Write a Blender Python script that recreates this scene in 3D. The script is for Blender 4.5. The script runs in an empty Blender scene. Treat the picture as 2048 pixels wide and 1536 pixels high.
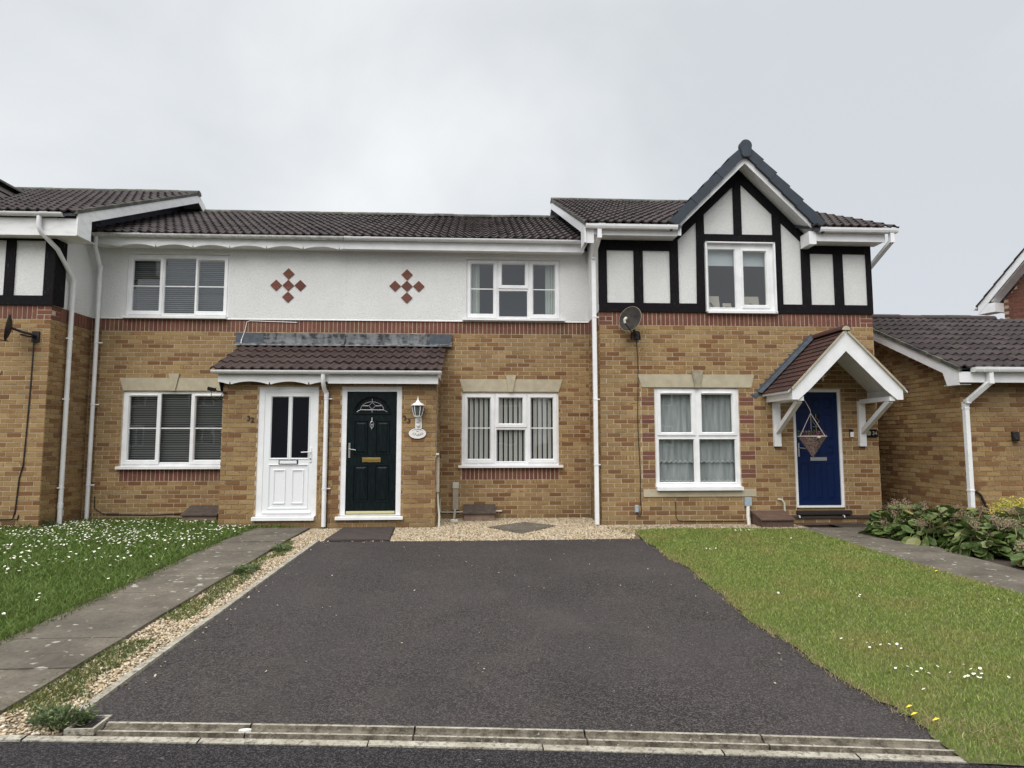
import bpy, math, random
import numpy as np
from mathutils import Vector, Matrix
random.seed(7); rng = np.random.default_rng(7)
R = math.radians
sc = bpy.context.scene
COL = sc.collection

# ------------------------------------------------------------------ camera
cam_d = bpy.data.cameras.new('camera'); cam = bpy.data.objects.new('camera', cam_d); COL.objects.link(cam)
f_px, pitch, roll, yaw = 1287.33, 0.087306, -0.00083, 0.054026
cam_d.sensor_width = 36; cam_d.lens = 36*f_px/2048; cam_d.clip_end = 600; cam_d.clip_start = 0.05
cp, sp, cy, sy = math.cos(pitch), math.sin(pitch), math.cos(yaw), math.sin(yaw)
F = Vector((sy*cp, cy*cp, sp)); Rt = Vector((cy, -sy, 0)); Up = Rt.cross(F)
R2 = Rt*math.cos(roll)+Up*math.sin(roll); U2 = -Rt*math.sin(roll)+Up*math.cos(roll)
CAM = Vector((0, -11.569, 1.376))
m = Matrix((R2, U2, -F)).transposed().to_4x4(); m.translation = CAM
cam.matrix_world = m
sc.camera = cam

# ------------------------------------------------------------------ sky, sun, exposure
SUN_EL, SUN_AZ = R(48), R(205)      # high, over the camera's left shoulder, behind thick cloud
w = bpy.data.worlds.new('World'); sc.world = w; w.use_nodes = True
nt = w.node_tree; nt.nodes.clear()
def wn(t, **k):
    n = nt.nodes.new(t)
    for a, b in k.items(): setattr(n, a, b)
    return n
sky = wn('ShaderNodeTexSky', sky_type='NISHITA', sun_disc=False, sun_elevation=SUN_EL, sun_rotation=SUN_AZ)
b1 = wn('ShaderNodeBackground'); b1.inputs[1].default_value = 0.10
nt.links.new(sky.outputs[0], b1.inputs[0])
tc = wn('ShaderNodeTexCoord'); mp = wn('ShaderNodeMapping'); mp.inputs['Scale'].default_value = (1.0, 1.0, 1.15)
mp.inputs['Location'].default_value = (0.62, 0.35, 0.9)
nt.links.new(tc.outputs['Generated'], mp.inputs[0])
n1 = wn('ShaderNodeTexNoise'); n1.inputs['Scale'].default_value = 1.5; n1.inputs['Detail'].default_value = 7; n1.inputs['Roughness'].default_value = 0.5; n1.inputs['Distortion'].default_value = 0.25
nt.links.new(mp.outputs[0], n1.inputs[0])
cr = wn('ShaderNodeValToRGB')
cr.color_ramp.elements[0].position = 0.37; cr.color_ramp.elements[0].color = (0.455, 0.475, 0.498, 1)
cr.color_ramp.elements[1].position = 0.63; cr.color_ramp.elements[1].color = (0.625, 0.640, 0.645, 1)
e = cr.color_ramp.elements.new(0.5); e.color = (0.535, 0.552, 0.566, 1)
nt.links.new(n1.outputs[0], cr.inputs[0])
# overcast sky: the cloud is brighter towards the zenith (as every overcast sky is)
sx = wn('ShaderNodeSeparateXYZ'); nt.links.new(tc.outputs['Generated'], sx.inputs[0])
mr = wn('ShaderNodeMapRange', interpolation_type='SMOOTHSTEP'); mr.inputs[1].default_value = 0.56; mr.inputs[2].default_value = 1.0
mr.inputs[3].default_value = 1.0; mr.inputs[4].default_value = 3.3
nt.links.new(sx.outputs[2], mr.inputs[0])
b2 = wn('ShaderNodeBackground'); nt.links.new(cr.outputs[0], b2.inputs[0]); nt.links.new(mr.outputs[0], b2.inputs[1])
mx = wn('ShaderNodeMixShader'); mx.inputs[0].default_value = 0.94
out = wn('ShaderNodeOutputWorld')
nt.links.new(b1.outputs[0], mx.inputs[1]); nt.links.new(b2.outputs[0], mx.inputs[2]); nt.links.new(mx.outputs[0], out.inputs[0])
sd = bpy.data.lights.new('sun', 'SUN'); sd.energy = 1.5; sd.angle = R(50); sd.color = (1, 0.975, 0.94)
sun = bpy.data.objects.new('sun', sd); COL.objects.link(sun)
sdir = Vector((math.sin(SUN_AZ)*math.cos(SUN_EL), math.cos(SUN_AZ)*math.cos(SUN_EL), math.sin(SUN_EL)))
sun.rotation_euler = sdir.to_track_quat('Z', 'Y').to_euler(); sun.location = (-6, -20, 25)
sc.view_settings.view_transform = 'Standard'; sc.view_settings.look = 'None'
sc.view_settings.gamma = 1; sc.view_settings.use_curve_mapping = False; sc.view_settings.exposure = 0.60
sc.render.engine = 'CYCLES'; sc.cycles.max_bounces = 6; sc.cycles.transparent_max_bounces = 16

# ------------------------------------------------------------------ materials
class NT:
    def __init__(s, name):
        s.m = bpy.data.materials.new(name); s.m.use_nodes = True; s.t = s.m.node_tree; s.t.nodes.clear()
        s.out = s.n('ShaderNodeOutputMaterial'); s.b = s.n('ShaderNodeBsdfPrincipled'); s.l(s.b.outputs[0], s.out.inputs[0])
    def n(s, t, **k):
        q = s.t.nodes.new(t)
        for a, b in k.items(): setattr(q, a, b)
        return q
    def l(s, a, b): s.t.links.new(a, b)
    def val(s, sock, v):
        if isinstance(v, (int, float)): sock.default_value = v
        else: s.l(v, sock)
    def math(s, op, a, b=0.0, c=0.0):
        q = s.n('ShaderNodeMath', operation=op); s.val(q.inputs[0], a); s.val(q.inputs[1], b); s.val(q.inputs[2], c); return q.outputs[0]
    def pos(s):
        if not hasattr(s, '_p'): s._p = s.n('ShaderNodeNewGeometry').outputs['Position']
        return s._p
    def noise(s, scale, detail=3, rough=0.55, vec=None, stretch=None):
        q = s.n('ShaderNodeTexNoise'); q.inputs['Scale'].default_value = scale; q.inputs['Detail'].default_value = detail; q.inputs['Roughness'].default_value = rough
        v = vec or s.pos()
        if stretch:
            mpn = s.n('ShaderNodeMapping'); mpn.inputs['Scale'].default_value = stretch; s.l(v, mpn.inputs[0]); v = mpn.outputs[0]
        s.l(v, q.inputs['Vector']); return q.outputs[0]
    def ramp(s, fac, stops, interp='LINEAR'):
        q = s.n('ShaderNodeValToRGB'); cr = q.color_ramp; cr.interpolation = interp
        while len(cr.elements) < len(stops): cr.elements.new(0.5)
        for e, (p, c) in zip(cr.elements, stops):
            e.position = p; e.color = tuple(c)+(1,) if hasattr(c, '__len__') else (c, c, c, 1)
        s.l(fac, q.inputs[0]); return q.outputs[0]
    def mix(s, fac, a, b, mode='MIX'):
        q = s.n('ShaderNodeMix', data_type='RGBA', blend_type=mode); s.val(q.inputs[0], fac)
        for i, v in ((6, a), (7, b)):
            if hasattr(v, '__len__'): q.inputs[i].default_value = tuple(v)+(1,)
            else: s.l(v, q.inputs[i])
        return q.outputs[2]
    def bump(s, h, dist, strength=1.0):
        q = s.n('ShaderNodeBump'); q.inputs['Distance'].default_value = dist; q.inputs['Strength'].default_value = strength
        s.l(h, q.inputs['Height']); s.l(q.outputs[0], s.b.inputs['Normal'])
    def col(s, c):
        if hasattr(c, '__len__'): s.b.inputs['Base Color'].default_value = tuple(c)+(1,)
        else: s.l(c, s.b.inputs['Base Color'])
    def rough(s, v, spec=None):
        s.val(s.b.inputs['Roughness'], v)
        if spec is not None: s.b.inputs['Specular IOR Level'].default_value = spec
    def rnd(s):
        a = s.n('ShaderNodeAttribute', attribute_name='rnd'); o = s.n('ShaderNodeObjectInfo')
        return s.math('FRACT', s.math('ADD', a.outputs['Fac'], o.outputs['Random']))
    def attr(s): return s.n('ShaderNodeAttribute', attribute_name='rnd').outputs['Fac']
MT = {}
def simple(name, c, r=0.6, n=0.0, ns=8, bump=0, bs=60, spec=None, metal=0, c2=None, vary=False):
    t = NT(name)
    c2 = c2 or tuple(x*(1-n) for x in c)
    col = t.mix(t.ramp(t.noise(ns, 4), [(0.35, 0.0), (0.65, 1.0)]), c2, c) if (n or c2 != c) else c
    if vary: col = t.mix(t.math('MULTIPLY', t.rnd(), 0.45), col, tuple(x*0.45 for x in c))
    t.col(col); t.rough(r, spec); t.b.inputs['Metallic'].default_value = metal
    if bump: t.bump(t.noise(bs, 3), bump)
    MT[name] = t.m; return t
def lin(*c): return tuple(((x/255)/12.92 if x/255 < 0.04045 else ((x/255+0.055)/1.055)**2.4) for x in c)

def brick_mat(name, stops, marks=0.5, mark_col=(0.185, 0.085, 0.034)):
    t = NT(name); r = t.rnd()
    r = t.math('FRACT', t.math('ADD', t.math('MULTIPLY', r, 0.86), t.math('MULTIPLY', t.ramp(t.noise(1.4, 2, stretch=(.5, .5, 5)), [(0.35, 0.0), (0.68, 0.14)]), 1.0)))
    base = t.ramp(r, stops)
    r2 = t.math('FRACT', t.math('MULTIPLY', r, 7.31)); r3 = t.math('FRACT', t.math('MULTIPLY', r, 13.7))
    sp_ = t.n('ShaderNodeSeparateXYZ'); t.l(t.pos(), sp_.inputs[0])
    s_ = t.math('ADD', sp_.outputs[0], sp_.outputs[1])
    ph = t.math('ADD', t.math('MULTIPLY', s_, 2*math.pi/0.056), t.math('MULTIPLY', r3, 40))
    wav = t.math('SINE', t.math('ADD', ph, t.math('MULTIPLY', t.noise(30, 2), 3.0)))
    stripe = t.ramp(wav, [(0.45, 0.0), (0.8, 1.0)])
    patch = t.ramp(t.noise(9, 3), [(0.36, 0.0), (0.50, 1.0)])
    on = t.math('LESS_THAN', r2, marks)
    fac = t.math('MULTIPLY', t.math('MULTIPLY', stripe, on), t.math('MULTIPLY', patch, 0.9))
    c = t.mix(fac, base, mark_col)
    c = t.mix(t.math('MULTIPLY', t.ramp(t.noise(110, 3), [(0.3, 0.0), (0.7, 1.0)]), 0.22), c, (0.14, 0.09, 0.05))
    c = t.mix(t.math('MULTIPLY', t.ramp(t.noise(0.8, 5, 0.6), [(0.42, 0.0), (0.70, 1.0)]), 0.38), c, (0.15, 0.105, 0.06))
    low = t.ramp(sp_.outputs[2], [(0.02, 0.55), (0.30, 0.0)])        # damp, dirty lowest courses; the dark tone also paints in contact shadow
    c = t.mix(t.math('MULTIPLY', low, t.noise(6, 3)), c, (0.09, 0.085, 0.045))
    t.col(c); t.rough(0.9, 0.25); t.bump(t.noise(160, 4), 0.004, 0.7); MT[name] = t.m
brick_mat('buff brick', [(0.0, (0.395, 0.268, 0.122)), (0.27, (0.335, 0.218, 0.096)), (0.48, (0.425, 0.292, 0.136)), (0.62, (0.320, 0.192, 0.082)), (0.78, (0.235, 0.120, 0.048)), (0.92, (0.190, 0.088, 0.038)), (1.0, (0.155, 0.068, 0.036))], 0.62)
brick_mat('red brick', [(0.0, (0.205, 0.082, 0.060)), (0.5, (0.175, 0.064, 0.050)), (1.0, (0.135, 0.052, 0.044))], 0.2, (0.3, 0.14, 0.1))
simple('mortar', (0.58, 0.46, 0.33), 0.95, 0.3, 5, 0.004, 120, 0.2)

t = NT('white render'); z = t.n('ShaderNodeSeparateXYZ'); t.l(t.pos(), z.inputs[0])
c = t.mix(t.ramp(t.noise(1.6, 5), [(0.3, 0.0), (0.75, 1.0)]), (0.80, 0.797, 0.78), (0.87, 0.87, 0.855))
run = t.ramp(t.noise(7, 4, stretch=(1.0, 1.0, 0.12)), [(0.5, 0.0), (0.8, 1.0)])
c = t.mix(t.math('MULTIPLY', run, 0.05), c, (0.42, 0.41, 0.36))
c = t.mix(t.math('MULTIPLY', t.ramp(t.noise(62, 4, 0.7), [(0.34, 1.0), (0.56, 0.0)]), 0.32), c, (0.48, 0.48, 0.46))
t.col(c); t.rough(0.92, 0.2); t.bump(t.noise(75, 4, 0.7), 0.016, 1.0); MT['white render'] = t.m

simple('white plastic', (0.87, 0.87, 0.875), 0.32, 0.10, 5)
t = NT('weathered white'); c = t.mix(t.ramp(t.noise(5, 5, stretch=(1, 1, 3)), [(0.45, 0.0), (0.75, 1.0)]), (0.84, 0.84, 0.835), (0.70, 0.70, 0.685))
c = t.mix(t.ramp(t.noise(38, 4), [(0.66, 0.0), (0.76, 0.6)]), c, (0.32, 0.31, 0.28))
t.col(c); t.rough(0.5); t.bump(t.noise(60, 4), 0.002); MT['weathered white'] = t.m
t = NT('weathered gutter'); c = t.mix(t.ramp(t.noise(9, 5), [(0.4, 0.0), (0.7, 1.0)]), (0.76, 0.76, 0.75), (0.46, 0.46, 0.43))
c = t.mix(t.ramp(t.noise(24, 5, 0.7), [(0.55, 0.0), (0.70, 0.8)]), c, (0.22, 0.22, 0.17)); t.col(c); t.rough(0.45); MT['weathered gutter'] = t.m
t = NT('black timber'); g_ = t.noise(26, 5, stretch=(6, 6, 0.6))
c = t.mix(t.ramp(g_, [(0.5, 0.0), (0.72, 1.0)]), (0.007, 0.006, 0.008), (0.026, 0.021, 0.020))
c = t.mix(t.ramp(t.noise(14, 5, stretch=(4, 4, 0.4)), [(0.66, 0.0), (0.74, 0.6)]), c, (0.16, 0.12, 0.08))
t.col(c); t.rough(0.75, 0.12); t.bump(g_, 0.004); MT['black timber'] = t.m
def tile_mat(name, a, b, moss, mc=(0.12, 0.115, 0.08), r=0.8):
    t = NT(name); rn = t.rnd()
    c = t.mix(rn, a, b)
    c = t.mix(t.math('MULTIPLY', t.ramp(t.noise(14, 5), [(0.4, 0.0), (0.7, 1.0)]), 0.5), c, tuple(x*1.9 for x in b))
    c = t.mix(t.ramp(t.noise(3.2, 6, 0.7), [(moss, 0.0), (moss+0.1, 0.75)]), c, mc)
    c = t.mix(t.ramp(t.noise(33, 4, 0.7), [(0.66, 0.0), (0.72, 0.7)]), c, (0.20, 0.19, 0.16))
    t.col(c); t.rough(r, 0.3); t.bump(t.noise(90, 4), 0.004); MT[name] = t.m
tile_mat('dark roof tile', (0.060, 0.045, 0.043), (0.030, 0.022, 0.022), 0.60, (0.085, 0.080, 0.058))
tile_mat('porch roof tile', (0.066, 0.042, 0.036), (0.036, 0.023, 0.021), 0.70)
tile_mat('mossy ridge tile', (0.075, 0.075, 0.062), (0.05, 0.05, 0.045), 0.50, (0.16, 0.16, 0.12))
tile_mat('red plain tile', (0.078, 0.036, 0.029), (0.042, 0.023, 0.021), 0.70)
simple('slate blue plastic', (0.030, 0.042, 0.058), 0.6, 0.25, 6, 0.002, 40)
simple('dark slate', (0.060, 0.068, 0.092), 0.6, 0.3, 6, 0.002, 40, vary=True)
simple('sandstone', (0.50, 0.44, 0.32), 0.9, 0.18, 7, 0.003, 160, 0.2)
simple('weathered sandstone', (0.40, 0.36, 0.27), 0.9, 0.4, 9, 0.004, 120, 0.2)
t = NT('painted lead'); c = t.mix(t.ramp(t.noise(5, 3, stretch=(1, 1, 2.5)), [(0.50, 0.0), (0.53, 1.0)]), (0.100, 0.107, 0.114), (0.018, 0.019, 0.022))
c = t.mix(t.math('MULTIPLY', t.ramp(t.noise(11, 4, stretch=(1, 1, .3)), [(0.45, 0.0), (0.6, 1.0)]), 0.5), c, (0.26, 0.27, 0.27))
t.col(c); t.rough(0.5); MT['painted lead'] = t.m
simple('lead', (0.075, 0.090, 0.110), 0.5, 0.35, 12, 0.003, 30)
simple('dark room', (0.05, 0.052, 0.058), 0.9)
simple('blue grey room', (0.17, 0.21, 0.26), 0.9)
simple('pale blind', (0.55, 0.54, 0.50), 0.8); simple('dark blind', (0.28, 0.285, 0.28), 0.6, vary=True); simple('curtain fabric', (0.50, 0.54, 0.50), 0.9)
simple('grey blind', (0.42, 0.46, 0.48), 0.7)
simple('white door', (0.82, 0.83, 0.84), 0.25)
t = NT('dark green door'); g_ = t.noise(18, 5, stretch=(5, 5, 0.5)); t.col(t.mix(t.ramp(g_, [(0.5, 0.0), (0.6, 1.0)]), (0.0015, 0.0045, 0.006), (0.004, 0.013, 0.013))); t.rough(0.42, 0.22); t.bump(g_, 0.003); MT['dark green door'] = t.m
t = NT('blue door'); g_ = t.noise(22, 5, stretch=(5, 5, 0.5)); t.col(t.mix(t.ramp(g_, [(0.3, 0.0), (0.7, 1.0)]), (0.002, 0.011, 0.055), (0.003, 0.015, 0.072))); t.rough(0.42, 0.25); t.bump(g_, 0.001); MT['blue door'] = t.m
simple('brass', (0.62, 0.48, 0.20), 0.3, 0.15, 20, metal=0.9); simple('dull brass', (0.30, 0.20, 0.05), 0.45, metal=0.7)
simple('pale brass strip', (0.86, 0.80, 0.45), 0.35, metal=0.5); simple('silver', (0.62, 0.62, 0.62), 0.3, metal=0.85); simple('lead came', (0.55, 0.57, 0.56), 0.4, metal=0.4)
simple('black plastic', (0.006, 0.006, 0.007), 0.5, spec=0.2); simple('black iron', (0.02, 0.017, 0.016), 0.6, 0.4, 30); simple('rusty number', (0.035, 0.018, 0.012), 0.7, 0.4, 50)
simple('grimy dish', (0.030, 0.025, 0.027), 0.8, 0.5, 7, c2=(0.060, 0.052, 0.042), spec=0.15)
simple('cream plastic', (0.60, 0.58, 0.48), 0.5, 0.2, 15); simple('beige plastic', (0.42, 0.36, 0.28), 0.6, 0.2, 14); simple('pale grey plastic', (0.35, 0.42, 0.47), 0.5, 0.1, 14)
simple('brown meter lid', (0.085, 0.062, 0.050), 0.8, 0.45, 14, 0.003, 60); simple('brown meter box', (0.26, 0.18, 0.13), 0.7, 0.3, 10)
simple('reddish meter box', (0.125, 0.075, 0.055), 0.65, 0.3, 10); simple('warm white', (0.80, 0.77, 0.72), 0.5); simple('plaque ink', (0.16, 0.10, 0.08), 0.7)
simple('cedar card', (0.34, 0.31, 0.26), 0.8)
t = NT('wicker'); c = t.mix(t.ramp(t.noise(42, 2, stretch=(1, 1, 2.5)), [(0.4, 0.0), (0.6, 1.0)]), (0.05, 0.03, 0.025), (0.46, 0.32, 0.29)); t.col(c); t.rough(0.8); t.bump(t.noise(60, 2, stretch=(1, 1, 3)), 0.02); MT['wicker'] = t.m
simple('grey house wall', (0.20, 0.195, 0.185), 0.9, 0.2, 3); simple('twine', (0.42, 0.36, 0.33), 0.8)

# glass: clear, reflecting the sky
t = NT('window glass'); tr = t.n('ShaderNodeBsdfTransparent'); tr.inputs[0].default_value = (0.95, 0.975, 0.97, 1)
gl = t.n('ShaderNodeBsdfGlossy'); gl.inputs['Roughness'].default_value = 0.015
ge = t.n('ShaderNodeNewGeometry'); dp = t.n('ShaderNodeVectorMath', operation='DOT_PRODUCT'); t.l(ge.outputs['Incoming'], dp.inputs[0]); t.l(ge.outputs['Normal'], dp.inputs[1])
gz_ = t.math('POWER', t.math('SUBTRACT', 1.0, t.math('ABSOLUTE', dp.outputs['Value'])), 5.0)       # same reflectance from both sides: two panes of thin glass
fac = t.math('ADD', t.math('MULTIPLY', gz_, 0.85), 0.13)
ms = t.n('ShaderNodeMixShader'); t.l(fac, ms.inputs[0]); t.l(tr.outputs[0], ms.inputs[1]); t.l(gl.outputs[0], ms.inputs[2]); t.l(ms.outputs[0], t.out.inputs[0])
bn = t.n('ShaderNodeBump'); bn.inputs['Distance'].default_value = 0.004; bn.inputs['Strength'].default_value = 0.25; t.l(t.noise(2.5, 1), bn.inputs['Height']); t.l(bn.outputs[0], gl.inputs['Normal'])
MT['window glass'] = t.m
simple('obscure dark glass', (0.006, 0.007, 0.010), 0.12, spec=0.6)
simple('lantern glass', (0.09, 0.10, 0.09), 0.15)
t = NT('net curtain'); tr = t.n('ShaderNodeBsdfTransparent'); df = t.n('ShaderNodeBsdfDiffuse')
fold = t.noise(16, 3, stretch=(1, 1, 0.12)); t.l(t.mix(fold, (0.26, 0.28, 0.28), (0.46, 0.485, 0.48)), df.inputs[0])
ms = t.n('ShaderNodeMixShader'); t.val(ms.inputs[0], t.ramp(fold, [(0.3, 0.8), (0.7, 1.0)])); t.l(tr.outputs[0], ms.inputs[1]); t.l(df.outputs[0], ms.inputs[2]); t.l(ms.outputs[0], t.out.inputs[0]); MT['net curtain'] = t.m
simple('steel blind', (0.36, 0.40, 0.44), 0.7, vary=True); simple('lace trim', (0.70, 0.72, 0.70), 0.9)

# ground materials
t = NT('driveway asphalt')
vo = t.n('ShaderNodeTexVoronoi'); vo.inputs['Scale'].default_value = 130; t.l(t.pos(), vo.inputs['Vector'])
agg = t.n('ShaderNodeSeparateColor'); t.l(vo.outputs['Color'], agg.inputs[0])
c = t.mix(t.ramp(agg.outputs[0], [(0.45, 0.0), (0.95, 1.0)]), (0.013, 0.0105, 0.0100), (0.096, 0.081, 0.075))
big = t.ramp(t.noise(0.62, 6, 0.68), [(0.38, 0.0), (0.66, 1.0)])
c = t.mix(t.math('MULTIPLY', big, 0.45), c, (0.066, 0.055, 0.052))
c = t.mix(t.math('MULTIPLY', t.ramp(t.noise(1.9, 5, 0.7), [(0.53, 0.0), (0.70, 1.0)]), 0.28), c, (0.082, 0.071, 0.056))
c = t.mix(t.math('MULTIPLY', t.ramp(t.noise(1.3, 3, stretch=(1, .6, 1)), [(0.56, 0.0), (0.75, 1.0)]), 0.30), c, (0.014, 0.015, 0.016))
c = t.mix(t.ramp(t.noise(26, 3), [(0.745, 0.0), (0.76, 0.8)]), c, (0.34, 0.32, 0.28))
sx_ = t.n('ShaderNodeSeparateXYZ'); t.l(t.pos(), sx_.inputs[0])
trk = t.ramp(t.math('ABSOLUTE', t.math('SUBTRACT', t.math('ABSOLUTE', t.math('ADD', sx_.outputs[0], t.math('MULTIPLY', t.noise(.5, 2), .35))), 0.95)), [(0.10, 1.0), (0.34, 0.0)])
c = t.mix(t.math('MULTIPLY', trk, t.math('MULTIPLY', t.noise(1.1, 4), 0.22)), c, (0.018, 0.0165, 0.017))
t.col(c); t.rough(0.82, 0.35); t.bump(vo.outputs['Distance'], 0.006, 0.9); MT['driveway asphalt'] = t.m
t = NT('road asphalt')
vo = t.n('ShaderNodeTexVoronoi'); vo.inputs['Scale'].default_value = 150; t.l(t.pos(), vo.inputs['Vector'])
agg = t.n('ShaderNodeSeparateColor'); t.l(vo.outputs['Color'], agg.inputs[0])
c = t.mix(t.ramp(agg.outputs[0], [(0.5, 0.0), (0.98, 1.0)]), (0.008, 0.0065, 0.008), (0.090, 0.076, 0.076))
c = t.mix(t.ramp(t.noise(13, 3), [(0.71, 0.0), (0.73, 0.7)]), c, (0.24, 0.21, 0.18))
t.col(c); t.rough(0.8, 0.35); t.bump(vo.outputs['Distance'], 0.010, 1.0); MT['road asphalt'] = t.m
t = NT('concrete path'); rn = t.rnd()
c = t.mix(t.ramp(t.noise(2.2, 6, 0.65), [(0.3, 0.0), (0.7, 1.0)]), (0.078, 0.065, 0.050), (0.185, 0.158, 0.122))
c = t.mix(t.math('MULTIPLY', rn, 0.25), c, (0.09, 0.078, 0.068))
c = t.mix(t.ramp(t.noise(13, 2, 0.4), [(0.66, 0.0), (0.72, 0.85)]), c, (0.40, 0.38, 0.33))
c = t.mix(t.math('MULTIPLY', t.ramp(t.noise(28, 5, 0.7), [(0.48, 0.0), (0.66, 1.0)]), 0.5), c, (0.048, 0.045, 0.036))
t.col(c); t.rough(0.9, 0.25); t.bump(t.noise(120, 4), 0.004); MT['concrete path'] = t.m
simple('dark slab', (0.050, 0.037, 0.031), 0.85, 0.3, 6, 0.003, 130)
t = NT('kerb concrete'); c = t.mix(t.ramp(t.noise(7, 5), [(0.35, 0.0), (0.65, 1.0)]), (0.30, 0.268, 0.21), (0.44, 0.405, 0.335))
c = t.mix(t.ramp(t.noise(30, 5, 0.7), [(0.48, 0.0), (0.66, 0.9)]), c, (0.085, 0.078, 0.065)); t.col(c); t.rough(0.92, 0.2); t.bump(t.noise(90, 5), 0.008); MT['kerb concrete'] = t.m
t = NT('dirty channel'); c = t.mix(t.ramp(t.noise(14, 5, 0.7), [(0.38, 0.0), (0.62, 1.0)]), (0.060, 0.050, 0.037), (0.185, 0.160, 0.122))
c = t.mix(t.ramp(t.noise(40, 5, 0.7), [(0.62, 0.0), (0.7, 0.8)]), c, (0.42, 0.39, 0.33)); t.col(c); t.rough(0.95, 0.2); t.bump(t.noise(70, 5), 0.012); MT['dirty channel'] = t.m
simple('soil', (0.050, 0.036, 0.022), 0.95, 0.4, 20, 0.01, 60)
t = NT('pebble'); t.col(t.ramp(t.attr(), [(0.0, (0.44, 0.34, 0.22)), (0.25, (0.56, 0.47, 0.33)), (0.45, (0.30, 0.20, 0.105)), (0.6, (0.42, 0.32, 0.20)), (0.82, (0.66, 0.60, 0.48)), (0.93, (0.33, 0.25, 0.17)), (1.0, (0.24, 0.20, 0.16))])); t.rough(0.75, 0.3); MT['pebble'] = t.m
t = NT('gravel bed'); t.col(t.mix(t.ramp(t.noise(60, 3), [(0.35, 0.0), (0.65, 1.0)]), (0.045, 0.032, 0.02), (0.20, 0.15, 0.09))); t.rough(0.95); t.bump(t.noise(60, 2), 0.01); MT['gravel bed'] = t.m
def grass_mat(name, stops, patch_c, patch_f, lo, hi):
    t = NT(name); c = t.ramp(t.attr(), stops)
    c = t.mix(t.math('MULTIPLY', t.ramp(t.noise(1.5, 4, 0.6), [(lo, 0.0), (hi, 1.0)]), patch_f), c, patch_c)
    t.col(c); t.rough(0.6, 0.25)
    tl = t.n('ShaderNodeBsdfTranslucent'); t.l(c, tl.inputs[0]); ms = t.n('ShaderNodeMixShader'); ms.inputs[0].default_value = 0.3
    t.l(t.b.outputs[0], ms.inputs[1]); t.l(tl.outputs[0], ms.inputs[2]); t.l(ms.outputs[0], t.out.inputs[0]); MT[name] = t.m
grass_mat('mown grass', [(0.0, (0.125, 0.190, 0.038)), (0.35, (0.200, 0.265, 0.058)), (0.65, (0.290, 0.350, 0.098)), (0.85, (0.40, 0.43, 0.16)), (1.0, (0.60, 0.55, 0.28))], (0.32, 0.29, 0.10), 0.65, 0.46, 0.65)
grass_mat('long grass', [(0.0, (0.070, 0.120, 0.024)), (0.45, (0.125, 0.190, 0.042)), (0.85, (0.20, 0.265, 0.070)), (1.0, (0.34, 0.31, 0.13))], (0.10, 0.13, 0.035), 0.4, 0.5, 0.7)
grass_mat('mossy weed', [(0.0, (0.06, 0.10, 0.03)), (0.5, (0.13, 0.16, 0.04)), (0.8, (0.26, 0.23, 0.07)), (1.0, (0.36, 0.28, 0.14))], (0.06, 0.09, 0.04), 0.5, 0.45, 0.6)
grass_mat('blue green weed', [(0.0, (0.045, 0.075, 0.032)), (0.6, (0.10, 0.145, 0.06)), (1.0, (0.26, 0.28, 0.12))], (0.05, 0.08, 0.03), 0.3, 0.5, 0.7)
grass_mat('straw', [(0.0, (0.30, 0.24, 0.12)), (1.0, (0.42, 0.34, 0.19))], (0.2, 0.2, 0.08), 0.3, 0.5, 0.7)
simple('turf base', (0.075, 0.095, 0.028), 0.95, 0.4, 30, 0.01, 80, c2=(0.14, 0.125, 0.050))
t = NT('bergenia leaf'); rn = t.rnd(); tcn = t.n('ShaderNodeTexCoord')
c = t.ramp(rn, [(0.0, (0.038, 0.066, 0.014)), (0.45, (0.070, 0.110, 0.024)), (0.75, (0.125, 0.170, 0.045)), (0.92, (0.20, 0.22, 0.10)), (1.0, (0.28, 0.24, 0.08))])
so = t.n('ShaderNodeSeparateXYZ'); t.l(tcn.outputs['Object'], so.inputs[0])
ang = t.math('ARCTAN2', so.outputs[0], t.math('ADD', so.outputs[1], 0.012))
vein = t.ramp(t.math('SINE', t.math('MULTIPLY', ang, 13.0)), [(0.80, 0.0), (0.98, 1.0)])
c = t.mix(t.math('MULTIPLY', vein, 0.45), c, (0.20, 0.25, 0.12))
c = t.mix(t.ramp(t.noise(28, 4), [(0.6, 0.0), (0.75, 0.6)]), c, (0.14, 0.10, 0.05)); t.col(c); t.rough(0.55, 0.22)
tl = t.n('ShaderNodeBsdfTranslucent'); t.l(c, tl.inputs[0]); ms = t.n('ShaderNodeMixShader'); ms.inputs[0].default_value = 0.15
t.l(t.b.outputs[0], ms.inputs[1]); t.l(tl.outputs[0], ms.inputs[2]); t.l(ms.outputs[0], t.out.inputs[0]); MT['bergenia leaf'] = t.m
simple('dried flower', (0.42, 0.315, 0.215), 0.9, 0.35, 60, vary=True); simple('flower stalk', (0.20, 0.16, 0.09), 0.8)
t = NT('golden leaf'); t.col(t.ramp(t.attr(), [(0.0, (0.16, 0.17, 0.02)), (0.5, (0.38, 0.33, 0.03)), (0.8, (0.52, 0.44, 0.05)), (1.0, (0.10, 0.16, 0.03))])); t.rough(0.5); MT['golden leaf'] = t.m
simple('daisy white', (0.86, 0.86, 0.84), 0.7); simple('yellow petal', (0.85, 0.62, 0.03), 0.6); simple('heather', (0.13, 0.035, 0.04), 0.8, vary=True)
simple('window box green', (0.05, 0.08, 0.03), 0.8)
simple('wood step', (0.020, 0.016, 0.015), 0.6); simple('dark ledge', (0.05, 0.035, 0.03), 0.8, 0.3, 20)
simple('bird lime', (0.75, 0.74, 0.70), 0.9)

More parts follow.
